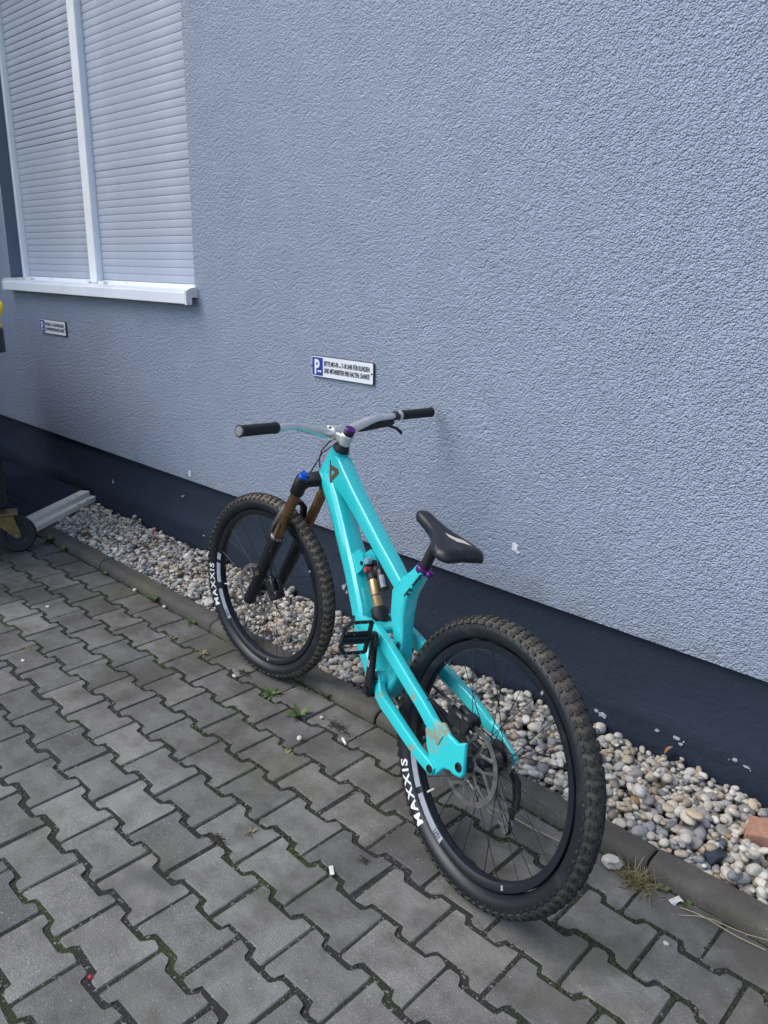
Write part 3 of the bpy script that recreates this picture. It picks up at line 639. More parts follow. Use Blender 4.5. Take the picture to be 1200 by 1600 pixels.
# rocker, stays, dropouts
SEC = rrect(.33, 4)
for s in (1, -1):
    mb = MB(); P = [(.618, .046, .497), (.60, .047, .499), (.54, .049, .506), (.48, .052, .505), (.42, .056, .492), (.34, .063, .470), (.26, .071, .447), (.19, .078, .428), (.13, .083, .405), (.08, .0845, .385)]
    S = [(.006, .010), (.010, .018), (.0115, .020), (.0125, .021), (.013, .0205), (.0130, .0195), (.0128, .0185), (.0122, .0185), (.0105, .020), (.009, .019)]
    mb.loft([(x, s*y, z) for x, y, z in P], S, SEC); st_ = bp(mb, 'seat_stay', M['turq_worn'] if s > 0 else M['turq'], smooth=35)
    mb = MB(); dpoly = [(.185, .443), (.15, .418), (.148, .378), (.132, .345), (.112, .318), (.108, .297), (.098, .284), (.080, .285), (.068, .300), (.052, .322), (.030, .330), (.012, .328), (-.012, .334), (-.020, .348), (-.014, .372), (-.004, .424), (.022, .408), (.055, .412), (.085, .430), (.10, .422), (.13, .425)]
    if s < 0: dpoly = [(.10, .415), (.10, .375), (.07, .345), (.03, .336), (-.012, .338), (-.020, .350), (-.016, .368), (.02, .385), (.06, .405)]
    y0, y1 = (.0765, .0905) if s > 0 else (-.0905, -.0765)
    mb.prism(dpoly, y0, y1); d_ = bp(mb, 'dropout', M['turq_worn'] if s > 0 else M['turq'], st_, 30)
    bv = d_.modifiers.new('b', 'BEVEL'); bv.width = .0055; bv.segments = 3; bv.limit_method = 'ANGLE'; bv.angle_limit = math.radians(50)
    mb = MB(); P = [(.446, .047, .398), (.428, .050, .372), (.405, .054, .347), (.365, .062, .338), (.32, .069, .335), (.24, .079, .322), (.16, .087, .309), (.092, .0905, .300), (.080, .0905, .2985)]
    S = [(.009, .010), (.011, .0175), (.012, .0185), (.012, .0185), (.0115, .018), (.0105, .017), (.0095, .0165), (.008, .0165), (.006, .010)]
    mb.loft([(x, s*y, z) for x, y, z in P], S, SEC); cs_ = bp(mb, 'chain_stay', M['turq_worn'] if s > 0 else M['blackpart'], smooth=35)
    for par, (x, y, z, r) in ((st_, (.603, .0555, .499, .0085)), (cs_, (.430, .0585, .377, .0095)), (cs_, (.092, .098, .3005, .0095)), (st_, (.0, .0905, .3575, .0105))):
        mb = MB(); k = s; mb.lathe([(r*1.15, 0), (r*1.15, k*.0012), (r, k*.0035), (r*.62, k*.0035), (r*.55, k*.0005), (0, k*.0005)], 20, o=(x, s*y, z)); bp(mb, 'pivot_bolt', M['blackmetal'], par)
mb = MB(); mb.bbox((.505, 0, .507), (.055, .094, .022), .006)
bp(mb, 'rocker_bridge', M['turq'], smooth=30)

# shock
SH0, SH1 = Vector((.652, 0, .655)), Vector((.535, 0, .505)); sdv = (SH1-SH0).normalized()
def sp(k): return SH0+sdv*k
mb = MB(); mb.tube([sp(.012), sp(.05)], .017, 16); mb.lathe([(0, -.018), (.013, -.018), (.013, .018), (0, .018)], 16, o=SH0); shock = bp(mb, 'rear_shock', M['blackmetal'])
mb = MB(); mb.tube([sp(.05), sp(.052), sp(.138), sp(.140)], [.0145, .0155, .0155, .0145], 20); bp(mb, 'shock_body', M['kash2'], shock)
mb = MB(); mb.tube([sp(.1), sp(.103)], .0163, 20); bp(mb, 'seal_ring', M['blackpart'], shock)
mb = MB(); mb.tube([sp(.138), sp(.142), sp(.178), sp(.186), sp(.205)], [.021, .0255, .0255, .022, .016], 20); mb.bbox(sp(.20), (.03, .075, .03), .006); bp(mb, 'shock_yoke', M['blackmetal'], shock)
mb = MB(); up_ = Vector((sdv.z, 0, -sdv.x)); up_ = up_ if up_.z > 0 else -up_; off_ = up_*.030+Vector((0, -.012, 0))
mb.tube([sp(.028)+off_, sp(.032)+off_, sp(.092)+off_, sp(.096)+off_], [.013, .0155, .0155, .013], 16); mb.bbox(sp(.03)+off_*.5, (.03, .026, .034), .006); bp(mb, 'reservoir', M['blackmetal'], shock)
mb = MB(); mb.tube([sp(.05)+off_+up_*.008+Vector((0, .006, 0)), sp(.088)+off_+up_*.008+Vector((0, .006, 0))], .0095, 10); bp(mb, 'reservoir_label', M['decal'], shock)
mb = MB(); mb.lathe([(0, .024), (.010, .024), (.0115, .020), (.0115, .010)], 18, o=sp(-.004)+up_*.016); bp(mb, 'dial', M['lightblue'], shock)
mb = MB(); mb.lathe([(0, .027), (.008, .027), (.009, .022), (.009, .012)], 16, o=sp(.020)+up_*.006); bp(mb, 'dial', M['pinkred'], shock)

# crankset and pedals
BB = Vector((.443, 0, .345))
mb = MB(); mb.lathe([(0, -.088), (.013, -.088), (.014, -.07), (.014, .07), (.013, .088), (0, .088)], 20, o=BB); crank = bp(mb, 'crankset', M['blackmetal'])
for s in (1, -1):
    dz = s*.1635
    mb = MB(); mb.loft([(BB.x, s*.070, BB.z-s*.020), (BB.x, s*.071, BB.z), (BB.x, s*.074, BB.z+dz*.25), (BB.x+.001, s*.081, BB.z+dz*.75), (BB.x+.001, s*.085, BB.z+dz), (BB.x+.001, s*.085, BB.z+dz+s*.013)], [(.006, .010), (.0095, .020), (.0085, .0155), (.0075, .0135), (.008, .0155), (.006, .009)], rrect(.5, 5))
    arm = bp(mb, 'crank_arm', M['blackmetal'], crank)
    mb = MB(); mb.lathe([(.024, s*.047), (.024, s*.060), (.018, s*.062), (.012, s*.060)], 24, o=BB); bp(mb, 'bearing_cup', M['blackmetal'], crank)
    mb = MB(); mb.box((BB.x+.0006, s*.0905 if s < 0 else .0885, BB.z+dz*.5), (.012, .001, .02)); bp(mb, 'arm_print', M['decal'], crank, 0)
    pc = Vector((BB.x+.001, s*.148, BB.z+dz)); rot = Matrix.Rotation(math.radians(84), 3, 'Y')
    mb = MB(); L_, Wd, T_ = .096, .092, .012
    # platform outline bars (local x along length, y outwards)
    def bar_(a, b, r=.0048): mb.loft([pc+rot @ Vector(a), pc+rot @ Vector(b)], [(r, r*1.15)]*2, rrect(.4, 3), side=(0.3, .2, .9))
    y0, y1 = -s*Wd*.46, s*Wd*.46; xl = L_/2
    bar_((-xl, y0, 0), (-xl, y1*.6, 0)); bar_((xl, y0, 0), (xl, y1*.6, 0)); bar_((-xl, y1*.6, 0), (-xl*.62, y1, 0)); bar_((xl, y1*.6, 0), (xl*.62, y1, 0)); bar_((-xl*.62, y1, 0), (xl*.62, y1, 0)); bar_((-xl, y0, 0), (xl, y0, 0), .0055)
    bar_((-.014, y0, 0), (-.014, y1, 0), .0055); bar_((.014, y0, 0), (.014, y1, 0), .0055)
    mb.tube([pc+rot @ Vector((0, -s*.062, 0)), pc+rot @ Vector((0, s*.04, 0))], [.0085, .0075], 12)
    ped = bp(mb, 'pedal', M['blackmetal'])
    mb = MB()
    for px_, py_ in ((-xl, -.6), (-xl, 0), (-xl, .5), (xl, -.6), (xl, 0), (xl, .5), (-.02, .95), (.02, .95), (-.014, .3), (.014, .3)):
        c_ = Vector((px_, y1*py_, 0)); mb.tube([pc+rot @ (c_+Vector((0, 0, -.0095))), pc+rot @ (c_+Vector((0, 0, .0095)))], .0018, 8)
    bp(mb, 'grip_pins', M['steel'], ped)
def ring(r0, r1, y, t, n=48): return [(r0, y-t/2), (r1, y-t/2), (r1, y+t/2), (r0, y+t/2)]
mb = MB(); mb.lathe(ring(.052, .066, -.052, .004), 40, closed=True, o=BB)
for k in range(36):
    a = 2*math.pi*k/36; mb.bbox((BB.x+.068*math.cos(a), -.052, BB.z+.068*math.sin(a)), (.006, .003, .005), .001, Matrix.Rotation(-a, 3, 'Y'))
for k in range(4):
    a = 2*math.pi*k/4+.4; mb.tube([(BB.x+.02*math.cos(a), -.054, BB.z+.02*math.sin(a)), (BB.x+.056*math.cos(a), -.052, BB.z+.056*math.sin(a))], .006, 8)
bp(mb, 'chainring', M['blackmetal'], crank)
# chain
mb = MB(); RA = Vector((0, 0, RR))
cpath = []
for k in range(13): a = math.radians(90-k*15); cpath.append((BB.x+.067*math.cos(a), -.052, BB.z+.067*math.sin(a)))
cpath += [(.22, -.054, .270), (.02, -.056, .205), (-.06, -.056, .195), (-.078, -.056, .218), (-.060, -.055, .238), (-.035, -.053, .262), (-.005, -.050, .300)]
for k in range(9): a = math.radians(-70-k*26); cpath.append((.033*math.cos(a), -.050, RR+.033*math.sin(a)))
cpath += [(.22, -.051, .402), cpath[0]]
mb.loft(cpath, [(.0033, .0036)]*len(cpath), rrect(.3, 2), cap=False); bp(mb, 'chain', M['rotor'])
mb = MB()      # derailleur
mb.loft([(-.012, -.078, .330), (-.035, -.085, .305), (-.050, -.082, .270), (-.058, -.070, .240)], [(.006, .009), (.008, .011), (.007, .010), (.005, .008)], rrect(.4, 4)); der = bp(mb, 'derailleur', M['blackmetal'])
mb = MB()
for y in (-.049, -.064): mb.prism([(-.068, .245), (-.052, .246), (-.046, .225), (-.052, .190), (-.066, .186), (-.075, .200)], y, y+.002)
bp(mb, 'cage', M['steel'], der)
for z in (.238, .198):
    mb = MB(); mb.lathe([(.004, -.060), (.016, -.059), (.016, -.053), (.004, -.052)], 18, o=(-.060, 0, z)); bp(mb, 'jockey_wheel', M['blackpart'], der)

# saddle and post
mb = MB(); mb.tube([(.395, 0, .715), (.352, 0, .826)], .0155, 18); post = bp(mb, 'seat_post', M['blackpart'])
mb = MB(); mb.bbox((.348, 0, .832), (.045, .036, .022), .006); bp(mb, 'clamp_head', M['blackmetal'], post)
mb = MB(); t_ = Vector((-.043, 0, .111)).normalized(); c0 = Vector((.390, 0, .727))
mb.tube([c0-t_*.009, c0-t_*.007, c0+t_*.007, c0+t_*.009], [.0205, .0222, .0222, .0205], 24); mb.bbox(c0+Vector((-.026, -.004, -.008)), (.016, .022, .017), .004); bp(mb, 'seat_clamp', M['purple'])
NU, NV = 44, 26; V = []; F = []
def sad_hw(u):      # half width along the saddle, tail (0) to nose (1)
    pts_ = [(0, .060), (.06, .0705), (.14, .078), (.24, .0745), (.34, .060), (.46, .043), (.58, .032), (.72, .0265), (.86, .0245), (1, .0235)]
    for (a, b), (c, d) in zip(pts_, pts_[1:]):
        if a <= u <= c: k = (u-a)/(c-a); return b+(d-b)*k
    return .0235
def sad_e(u):
    if u > .87: return math.sqrt(max(0.0, 1-((u-.87)/.13)**2))
    if u < .10: return .35+.65*math.sqrt(max(0.0, 1-((.10-u)/.10)**2))
    return 1.0
def sad_pt(u, v, lift=0):
    e = max(sad_e(u), .02); hw = sad_hw(u)*(e if u > .5 else .86+.14*e); T = (.031-.008*u)
    notch = .010*max(0, 1-abs(v)*1.3)**1.5*max(0, 1-u/.18); x = .222+.236*u+notch
    zb = .826+.064*u-T+.006*max(0, 1-u/.25)**2
    vv = min(1, abs(v)); ex = 3.3
    zt = T*e*(1-vv**ex)**(1/ex)
    return (x, hw*v, zb+zt-.0035*math.exp(-(v/.22)**2)*(u < .8)+lift)
for i in range(NU+1):
    u = i/NU
    for j in range(NV+1): V.append(sad_pt(u, math.sin(math.pi/2*(-1+2*j/NV))))
nT = len(V)
for i in range(NU+1):
    u = i/NU
    for j in range(NV+1):
        p = V[i*(NV+1)+j]; vz = sad_pt(u, 1.0)[2]; V.append((p[0]+(.004 if i == 0 else 0), p[1]*.94, min(p[2], vz)-.005*max(sad_e(u), .1)))
idx = lambda i, j, b=0: b+i*(NV+1)+j
for i in range(NU):
    for j in range(NV): F.append((idx(i, j), idx(i+1, j), idx(i+1, j+1), idx(i, j+1))); F.append((idx(i, j, nT), idx(i, j+1, nT), idx(i+1, j+1, nT), idx(i+1, j, nT)))
    F.append((idx(i, 0), idx(i, 0, nT), idx(i+1, 0, nT), idx(i+1, 0))); F.append((idx(i, NV), idx(i+1, NV), idx(i+1, NV, nT), idx(i, NV, nT)))
for j in range(NV): F.append((idx(0, j), idx(0, j+1), idx(0, j+1, nT), idx(0, j, nT))); F.append((idx(NU, j), idx(NU, j, nT), idx(NU, j+1, nT), idx(NU, j+1)))
mb = MB(); mb.add(V, F); sad = bp(mb, 'saddle', M['saddle'], smooth=62)
mb = MB(); V = []; F = []
outl = [(.44, .04), (.36, .06), (.30, -.08), (.26, -.10), (.23, -.22), (.16, -.50), (.25, -.44), (.29, -.36), (.33, -.20), (.37, -.14)]
top = [sad_pt(u, v, .0012) for u, v in outl]; mb.add(top+[sad_pt(u, v, -.0006) for u, v in outl], [tuple(range(10))]+[(i, (i+1) % 10, 10+(i+1) % 10, 10+i) for i in range(10)]); bp(mb, 'saddle_mark', M['saddle_logo'], sad, 0)
for s in (-1, 1):
    mb = MB(); mb.tube([(.245, s*.026, .800), (.28, s*.022, .812), (.32, s*.022, .823), (.38, s*.022, .840), (.43, s*.010, .857)], .0035, 10); bp(mb, 'saddle_rail', M['blackmetal'], sad)

# fork (steered)
def lg(s, y, f=0.0): return FAX+AX*s+PERP*f+Vector((0, y, 0))
LY = .066
mb = MB(); mb.loft([lg(.520, -LY-.004), lg(.523, -LY), lg(.540, -.05, -.008), lg(.556, -.025, -.026), lg(.560, 0, -.034), lg(.556, .025, -.026), lg(.540, .05, -.008), lg(.523, LY), lg(.520, LY+.004)], [(.016, .020), (.022, .024), (.020, .022), (.022, .021), (.026, .022), (.022, .021), (.020, .022), (.022, .024), (.016, .020)], rrect(.45, 4), side=PERP)
mb.tube([ln(.545), ln(.572)], [.029, .029], 24)
fork = bp(mb, 'fork', M['lowers'], matrix=ST)
for s in (1, -1):
    mb = MB(); mb.tube([lg(.478, s*LY), lg(.482, s*LY), lg(.545, s*LY), lg(.549, s*LY)], [.0225, .024, .0235, .0215], 24); bp(mb, 'crown_socket', M['lowers'], fork)
    mb = MB(); mb.tube([lg(.545, s*LY), lg(.556, s*LY), lg(.558, s*LY)], [.0185, .018, .0165], 18)
    if s > 0: mb.loft([lg(.556, s*LY-.002), lg(.566, s*LY-.002)], [(.005, .014)]*2, rrect(.3, 3)); mb.tube([lg(.556, s*LY), lg(.562, s*LY)], .0105, 12)
    bp(mb, 'top_cap', M['blue'] if s > 0 else M['blackmetal'], fork)
    mb = MB(); mb.tube([lg(.24, s*LY), lg(.50, s*LY)], .0185, 24); bp(mb, 'stanchion', M['kash'], fork)
    mb = MB(); mb.tube([lg(-.062, s*LY*.99, .004), lg(-.055, s*LY*.99, .003), lg(-.02, s*LY*.98, .001), lg(.03, s*LY*.98), lg(.10, s*LY), lg(.20, s*LY), lg(.262, s*LY), lg(.268, s*LY)], [.012, .0195, .0225, .0225, .0235, .0245, .0250, .0245], 24); low = bp(mb, 'lower_leg', M['lowers'], fork)
    mb = MB(); mb.tube([lg(.268, s*LY), lg(.270, s*LY), lg(.279, s*LY), lg(.281, s*LY)], [.0222, .0236, .0236, .021], 24); bp(mb, 'wiper_seal', M['steel'], fork)
    mb = MB(); mb.tube([lg(.222, s*LY+s*.018, -.016), lg(.222, s*LY+s*.024, -.022)], .0055, 12); bp(mb, 'bleed_valve', M['blackmetal'], fork)
mb = MB(); mb.loft([lg(.235, -LY, .018), lg(.30, -LY+.001, .030), lg(.362, -.048, .036), lg(.388, -.022, .038), lg(.393, 0, .038), lg(.388, .022, .038), lg(.362, .048, .036), lg(.30, LY-.001, .030), lg(.235, LY, .018)], [(.008, .018), (.010, .013), (.011, .010), (.010, .009), (.010, .009), (.010, .009), (.011, .010), (.010, .013), (.008, .018)], rrect(.4, 4), side=PERP); bp(mb, 'fork_arch', M['lowers'], fork)
V, F = text_mesh('D', .022, .8, .001)
mb = MB()      # small orange mark on the left leg
q0 = lg(.105, LY+.0238)
for a in (0, 1): mb.prism([(q0.x-.011+.010*a, q0.z-.008-.006*a), (q0.x-.003+.010*a, q0.z-.010-.006*a), (q0.x+.001+.010*a, q0.z+.004-.006*a), (q0.x-.007+.010*a, q0.z+.010-.006*a)], q0.y-.003, q0.y+.0006)
bp(mb, 'leg_emblem', M['emblem'], fork, 0)

# wheels
def surf(Rm, r, th, ph, lift=0): rr2_ = Rm+(r+lift)*math.cos(ph); return (rr2_*math.cos(th), (r+lift)*math.sin(ph), rr2_*math.sin(th))
def wheel(name, Rw, mat_root, front):
    RM, rt = Rw-.031, .0275
    prof = []
    # rim cross-section
    rimp = [(.274, -.004), (.277, -.012), (.286, -.0165), (.297, -.0175), (.2985, -.0150), (.290, -.0135), (.288, 0), (.290, .0135), (.2985, .0150), (.297, .0175), (.286, .0165), (.277, .012), (.274, .004)]
    mb = MB(); mb.lathe(rimp, 96, closed=True); wh = bp(mb, name, M['rim'], matrix=mat_root, smooth=35)
    # tyre carcass
    mb = MB(); pr2 = []
    for k in range(29):
        ph = math.radians(158-316*k/28); r_ = RM+rt*1.04*math.cos(ph); y_ = rt*1.06*math.sin(ph); pr2.append((r_, y_))
    mb.lathe(pr2, 112); ty = bp(mb, 'tyre', M['tyre'], wh, 60)
    mb = MB(); pr3 = []
    for k in range(15):
        ph = math.radians(62-124*k/14); pr3.append((RM+(rt*1.04+.0006)*math.cos(ph), (rt*1.06+.0006)*math.sin(ph)))
    mb.lathe(pr3, 112); bp(mb, 'tread_base', M['tread_f'] if front else M['tread_r'], wh, 60)
    # knobs
    mb = MB(); NK = 82; rk = random.Random(5)
    def knob(th, ph, dl, dw, h, skew=0):
        V = []
        for lift, sc in ((-.001, 1.10), (h, .86)):
            for a, b in ((-1, -1), (1, -1), (1, 1), (-1, 1)):
                tt = th+a*dl*sc/2/(RM+rt)+skew*b; pp = ph+b*dw*sc/2/rt; V.append(surf(RM, rt*1.05, tt, pp, lift))
        mb.add(V, [(4, 5, 6, 7), (0, 1, 5, 4), (1, 2, 6, 5), (2, 3, 7, 6), (3, 0, 4, 7)])
    for k in range(NK):
        th = 2*math.pi*k/NK; al = k % 2
        for s in (1, -1):
            jit = rk.gauss(0, .0008)
            knob(th+(.006 if s > 0 else -.006)+jit, s*math.radians(12.5+al*2), .0160 if al else .0145, .0082, .0048+rk.gauss(0, .0003), s*.002)
            knob(th+.45*math.pi/NK+jit, s*math.radians(36 if al else 33), .0130, .0068, .0044, -s*.003)
            knob(th+.004*s+jit, s*math.radians(58), .0160 if al else .0140, .0084, .0052, s*.002)
            knob(th+math.pi/NK, s*math.radians(76), .006, .006, .0018)
    tag(bp(mb, 'tread_knobs', M['knob_f'] if front else M['knob_r'], wh, 0), kind='stuff')
    # sidewall lettering and rim decals on the left side
    a0, a1 = ((-31.3, .6) if front else (-60.5, -28.0))
    V, F = text_mesh('MAXXIS', 1.0, 1.0, .03, space=1.25, cuts=2); mx = max(v[0] for v in V); mh = max(v[1] for v in V)
    mb = MB(); mb.add([surf(RM, rt*1.05, math.radians(a0+(a1-a0)*v[0]/mx), math.radians(128-42*v[1]/mh), .0009) for v in V], F); bp(mb, 'lettering', M['tyrewhite'], wh, 0)
    mb = MB(); segs = [(10.5, 5), (2, -14), (-19.5, -44.5)] if front else [(-25, -43), (-46.4, -73.8)]
    for b0, b1 in segs:
        n_ = 12; P = []
        for i in range(n_+1):
            a = math.radians(b0+(b1-b0)*i/n_)
            for r_, y_ in ((.2785, .0140), (.286, .0173), (.296, .0182)): P.append((r_*math.cos(a), y_, r_*math.sin(a)))
        mb.add(P, [(i*3+j, i*3+j+1, i*3+j+4, i*3+j+3) for i in range(n_) for j in range(2)])
    bp(mb, 'rim_decal', M['decal'], wh, 40)
    V, F = text_mesh('1571', 1.0, 1.0, .02); mx = max(v[0] for v in V); mh = max(v[1] for v in V); e0 = segs[-1][1]
    mb = MB(); mb.add([((.280+.014*v[1]/mh)*math.cos(math.radians(e0+1.5+5.5*v[0]/mx)), .0189-.0022*(1-v[1]/mh), (.280+.014*v[1]/mh)*math.sin(math.radians(e0+1.5+5.5*v[0]/mx))) for v in V], F); bp(mb, 'rim_lettering', M['rim'], wh, 0)
    # little square mark elsewhere on the rim
    mb = MB()
    for a in ((-122, 118) if not front else (-98, 150)):
        a_ = math.radians(a); d_ = .018; P = [((r_)*math.cos(a_+k), y_, r_*math.sin(a_+k)) for k in (-d_/2*1.3, d_/2*1.3) for r_, y_ in ((.2805, .0158), (.292, .0180))]; mb.add(P, [(0, 1, 3, 2)])
    bp(mb, 'rim_mark', M['decal'], wh, 0)
    # hub, spokes, rotor
    hw_ = .050 if front else .060
    mb = MB(); mb.lathe([(0, -hw_-.012), (.012, -hw_-.012), (.013, -hw_), (.016, -hw_+.006), (.028, -.034), (.028, -.030), (.017, -.02), (.015, 0), (.017, .02), (.029, .030), (.029, .034), (.020, .040), (.018, hw_), (.012, hw_+.012), (0, hw_+.012)], 28); bp(mb, 'hub', M['blackmetal'], wh)
    mb = MB(); mb.tube([(0, -.006, 0), (.25, .006, 0)], .00105, 6); sdat = mb.build('spoke', M['blackmetal'], smooth=60, link=False).data
    NS = 28
    for k in range(NS):
        s = 1 if k % 2 else -1; lead = 1 if (k//2) % 2 else -1
        a = 2*math.pi*k/NS; fa = a+lead*math.radians(62)
        A_ = Vector((.027*math.cos(fa), s*.032, .027*math.sin(fa))); B_ = Vector((.276*math.cos(a), s*.004, .276*math.sin(a))); d_ = B_-A_
        o = bpy.data.objects.new('spoke', sdat); col.objects.link(o); o.parent = wh
        q_ = d_.to_track_quat('X', 'Z'); o.matrix_local = Matrix.Translation(A_) @ q_.to_matrix().to_4x4() @ Matrix.Diagonal((d_.length/.25, 1, 1, 1))
    mb = MB(); ry = .052 if front else .056
    mb.lathe(ring(.0865, .1005, ry, .0019), 64, closed=True)
    for k in range(7):
        a = 2*math.pi*k/7+.2; b_ = a+.55
        mb.loft([(.022*math.cos(a), ry, .022*math.sin(a)), (.05*math.cos(a+.12), ry, .05*math.sin(a+.12)), (.087*math.cos(b_), ry, .087*math.sin(b_))], [(.0009, .007), (.0009, .004), (.0009, .0045)], rrect(.2, 2))
        mb.loft([(.05*math.cos(a+.12), ry, .05*math.sin(a+.12)), (.087*math.cos(a-.02), ry, .087*math.sin(a-.02))], [(.0009, .0035)]*2, rrect(.2, 2))
    mb.lathe(ring(.017, .026, ry, .0022), 30, closed=True); bp(mb, 'brake_rotor', M['rotor'], wh)
    mb = MB()
    for k in range(6): a = math.pi*k/3; mb.lathe([(0, ry+.003), (.0035, ry+.003), (.0035, ry)], 8, o=(.0215*math.cos(a), 0, .0215*math.sin(a)))
    bp(mb, 'rotor_bolts', M['steel'], wh)
    # valve
    a = math.radians(-47 if not front else -16); mb = MB(); mb.tube([(.277*math.cos(a), 0, .277*math.sin(a)), (.243*math.cos(a), 0, .243*math.sin(a))], [.003, .0026], 10); bp(mb, 'valve', M['paper'], wh)
    return wh
fw = wheel('front_wheel', RF, ST @ Matrix.Translation(FAX), True)
rw = wheel('rear_wheel', RR, Matrix.Translation((0, 0, RR)), False)
mb = MB()
for i, r_ in enumerate((.050, .045, .040, .035, .030, .026, .022)): y_ = -.036-i*.0042; mb.lathe([(r_-.012, y_), (r_, y_), (r_, y_-.002), (r_-.012, y_-.002)], 30, closed=True)
mb.lathe([(0, -.075), (.012, -.075), (.014, -.066), (.020, -.064), (.020, -.036)], 20); bp(mb, 'cassette', M['rotor'], rw)
# brake calipers
def caliper(c, rot, name, parent, matrix=None):
    mb = MB(); r3 = rot
    K = 1.3
    def B(p, s, b=.005): mb.bbox(Vector(c)+r3 @ (Vector(p)*K), (s[0]*K, s[1]*1.1, s[2]*K), b, r3)
    B((0, .010, 0), (.062, .016, .030)); B((0, -.014, 0), (.058, .018, .028)); B((-.018, 0, .014), (.024, .040, .014)); B((.030, .004, .003), (.020, .018, .018))
    mb.tube([Vector(c)+r3 @ Vector((-.004, .017, -.002)), Vector(c)+r3 @ Vector((-.004, .023, -.002))], .012, 16); mb.tube([Vector(c)+r3 @ Vector((.034, .006, .012)), Vector(c)+r3 @ Vector((.034, .018, .026))], .005, 10)
    o = bp(mb, name, M['blackmetal'], parent, matrix=matrix)
    mb = MB(); mb.tube([Vector(c)+r3 @ Vector((-.034, .008, .006)), Vector(c)+r3 @ Vector((-.034, .008, .013))], .0055, 10); bp(mb, 'caliper_bolt', M['steel'], o if parent is bike else parent); return o
cal = caliper((.052, .058, .452), Matrix.Rotation(math.radians(-8), 3, 'Y'), 'brake_caliper', bike)
q1 = lg(.085, .056, -.080); caliper(q1, Matrix.Rotation(-HA, 3, 'Y'), 'front_caliper', fork)
mb = MB(); mb.tube([(.085, .062, .466), (.12, .066, .476), (.15, .070, .470), (.178, .073, .446)], .0032, 8); bp(mb, 'brake_hose', M['blackpart'])
mb = MB(); mb.tube([lg(.10, .060, -.06), lg(.16, .075, -.035), lg(.24, .090, -.02), lg(.33, .088, -.01), lg(.40, .06, .01), lg(.46, .02, .03), lg(.52, -.02, .05), lg(.60, -.035, .05), lg(.66, -.07, .035), lg(.70, -.11, .02)], .0025, 8); bp(mb, 'hose', M['blackpart'], fork)

# cockpit (steered)
CL = Vector((.962, 0, 1.008))
def bend(s):
    return [(CL.x, 0, CL.z), (CL.x, s*.032, CL.z), (CL.x-.001, s*.055, CL.z+.003), (CL.x-.003, s*.10, CL.z+.015), (CL.x-.005, s*.15, CL.z+.029), (CL.x-.008, s*.185, CL.z+.036), (CL.x-.014, s*.22, CL.z+.039), (CL.x-.030, s*.32, CL.z+.0435), (.9155, s*.425, 1.0552)]
pth = list(reversed(bend(-1)))+bend(1)[1:]; rb = [.0159, .0159, .0158, .0155, .0140, .0122, .0113, .0111, .0111]
mb = MB(); mb.loft(pth, [(r, r) for r in list(reversed(rb))+rb[1:]][:len(pth)], CIRC, side=(0, 0, 1)); hb = bp(mb, 'handlebar', M['silver'], matrix=ST)
for s in (1, -1):
    A_ = Vector((.9155, s*.431, 1.0556)); D_ = (Vector((CL.x-.030, s*.32, CL.z+.0435))-A_).normalized()
    mb = MB(); ks = []; rs = []
    for i in range(0, 31):
        d_ = .002+.146*i/30; ks.append(A_+D_*d_); rs.append(.0182 if i in (0, 1, 29, 30) else (.0172 if i % 2 else .0164))
    mb.tube(ks, rs, 20); gr = bp(mb, 'grip', M['grip'], hb)
    mb = MB(); mb.tube([A_-D_*.001, A_+D_*.003], [.013, .0152], 18); bp(mb, 'end_plug', M['steel'], hb)
    mb = MB(); mb.tube([A_+D_*.148, A_+D_*.157], [.0182, .0182], 20); bp(mb, 'lock_ring', M['blackmetal'] if s > 0 else M['silver'], hb)
# stem
mb = MB(); SB = ln(.735); fwd = (CL-SB); mb.tube([ln(.716), ln(.718), ln(.752), ln(.754)], [.0195, .0212, .0212, .0195], 22); mb.lathe([(.0158, -.027), (.0232, -.027), (.0245, -.024), (.0245, .024), (.0232, .027), (.0158, .027)], 24, closed=True, o=CL)
for s in (1, -1): mb.loft([SB+Vector((0, s*.016, 0)), SB+fwd*.5+Vector((0, s*.019, .001)), CL+Vector((0, s*.019, 0))], [(.0055, .0165), (.0045, .011), (.006, .015)], rrect(.3, 3))
mb.bbox(CL+Vector((.022, 0, .004)), (.012, .05, .036), .004, Matrix.Rotation(-.4, 3, 'Y'))
stem = bp(mb, 'stem', M['silver'], smooth=35, matrix=ST)
mb = MB()
for s in (1, -1):
    for dz in (-.015, .017): mb.lathe([(0, s*.0025), (.0042, s*.0025), (.0042, -s*.003)], 10, o=CL+Vector((.012+(.006 if dz < 0 else -.012), s*.027, dz)))
bp(mb, 'stem_bolts', M['blackmetal'], stem)
mb = MB(); mb.tube([ln(.754), ln(.756), ln(.766), ln(.768)], [.0165, .018, .018, .0165], 22); bp(mb, 'steerer_spacer', M['blackmetal'], stem)
mb = MB(); mb.tube([ln(.768), ln(.770), ln(.776), ln(.778)], [.0172, .0182, .0182, .0165], 22); mb.tube([ln(.778), ln(.7792)], .006, 8); bp(mb, 'top_cap', M['purple'], stem)
mb = MB(); mb.tube([ln(.688), ln(.690), ln(.699), ln(.708), ln(.717)], [.0265, .0275, .0270, .0225, .0205], 26); bp(mb, 'headset', M['blackpart'], frame)
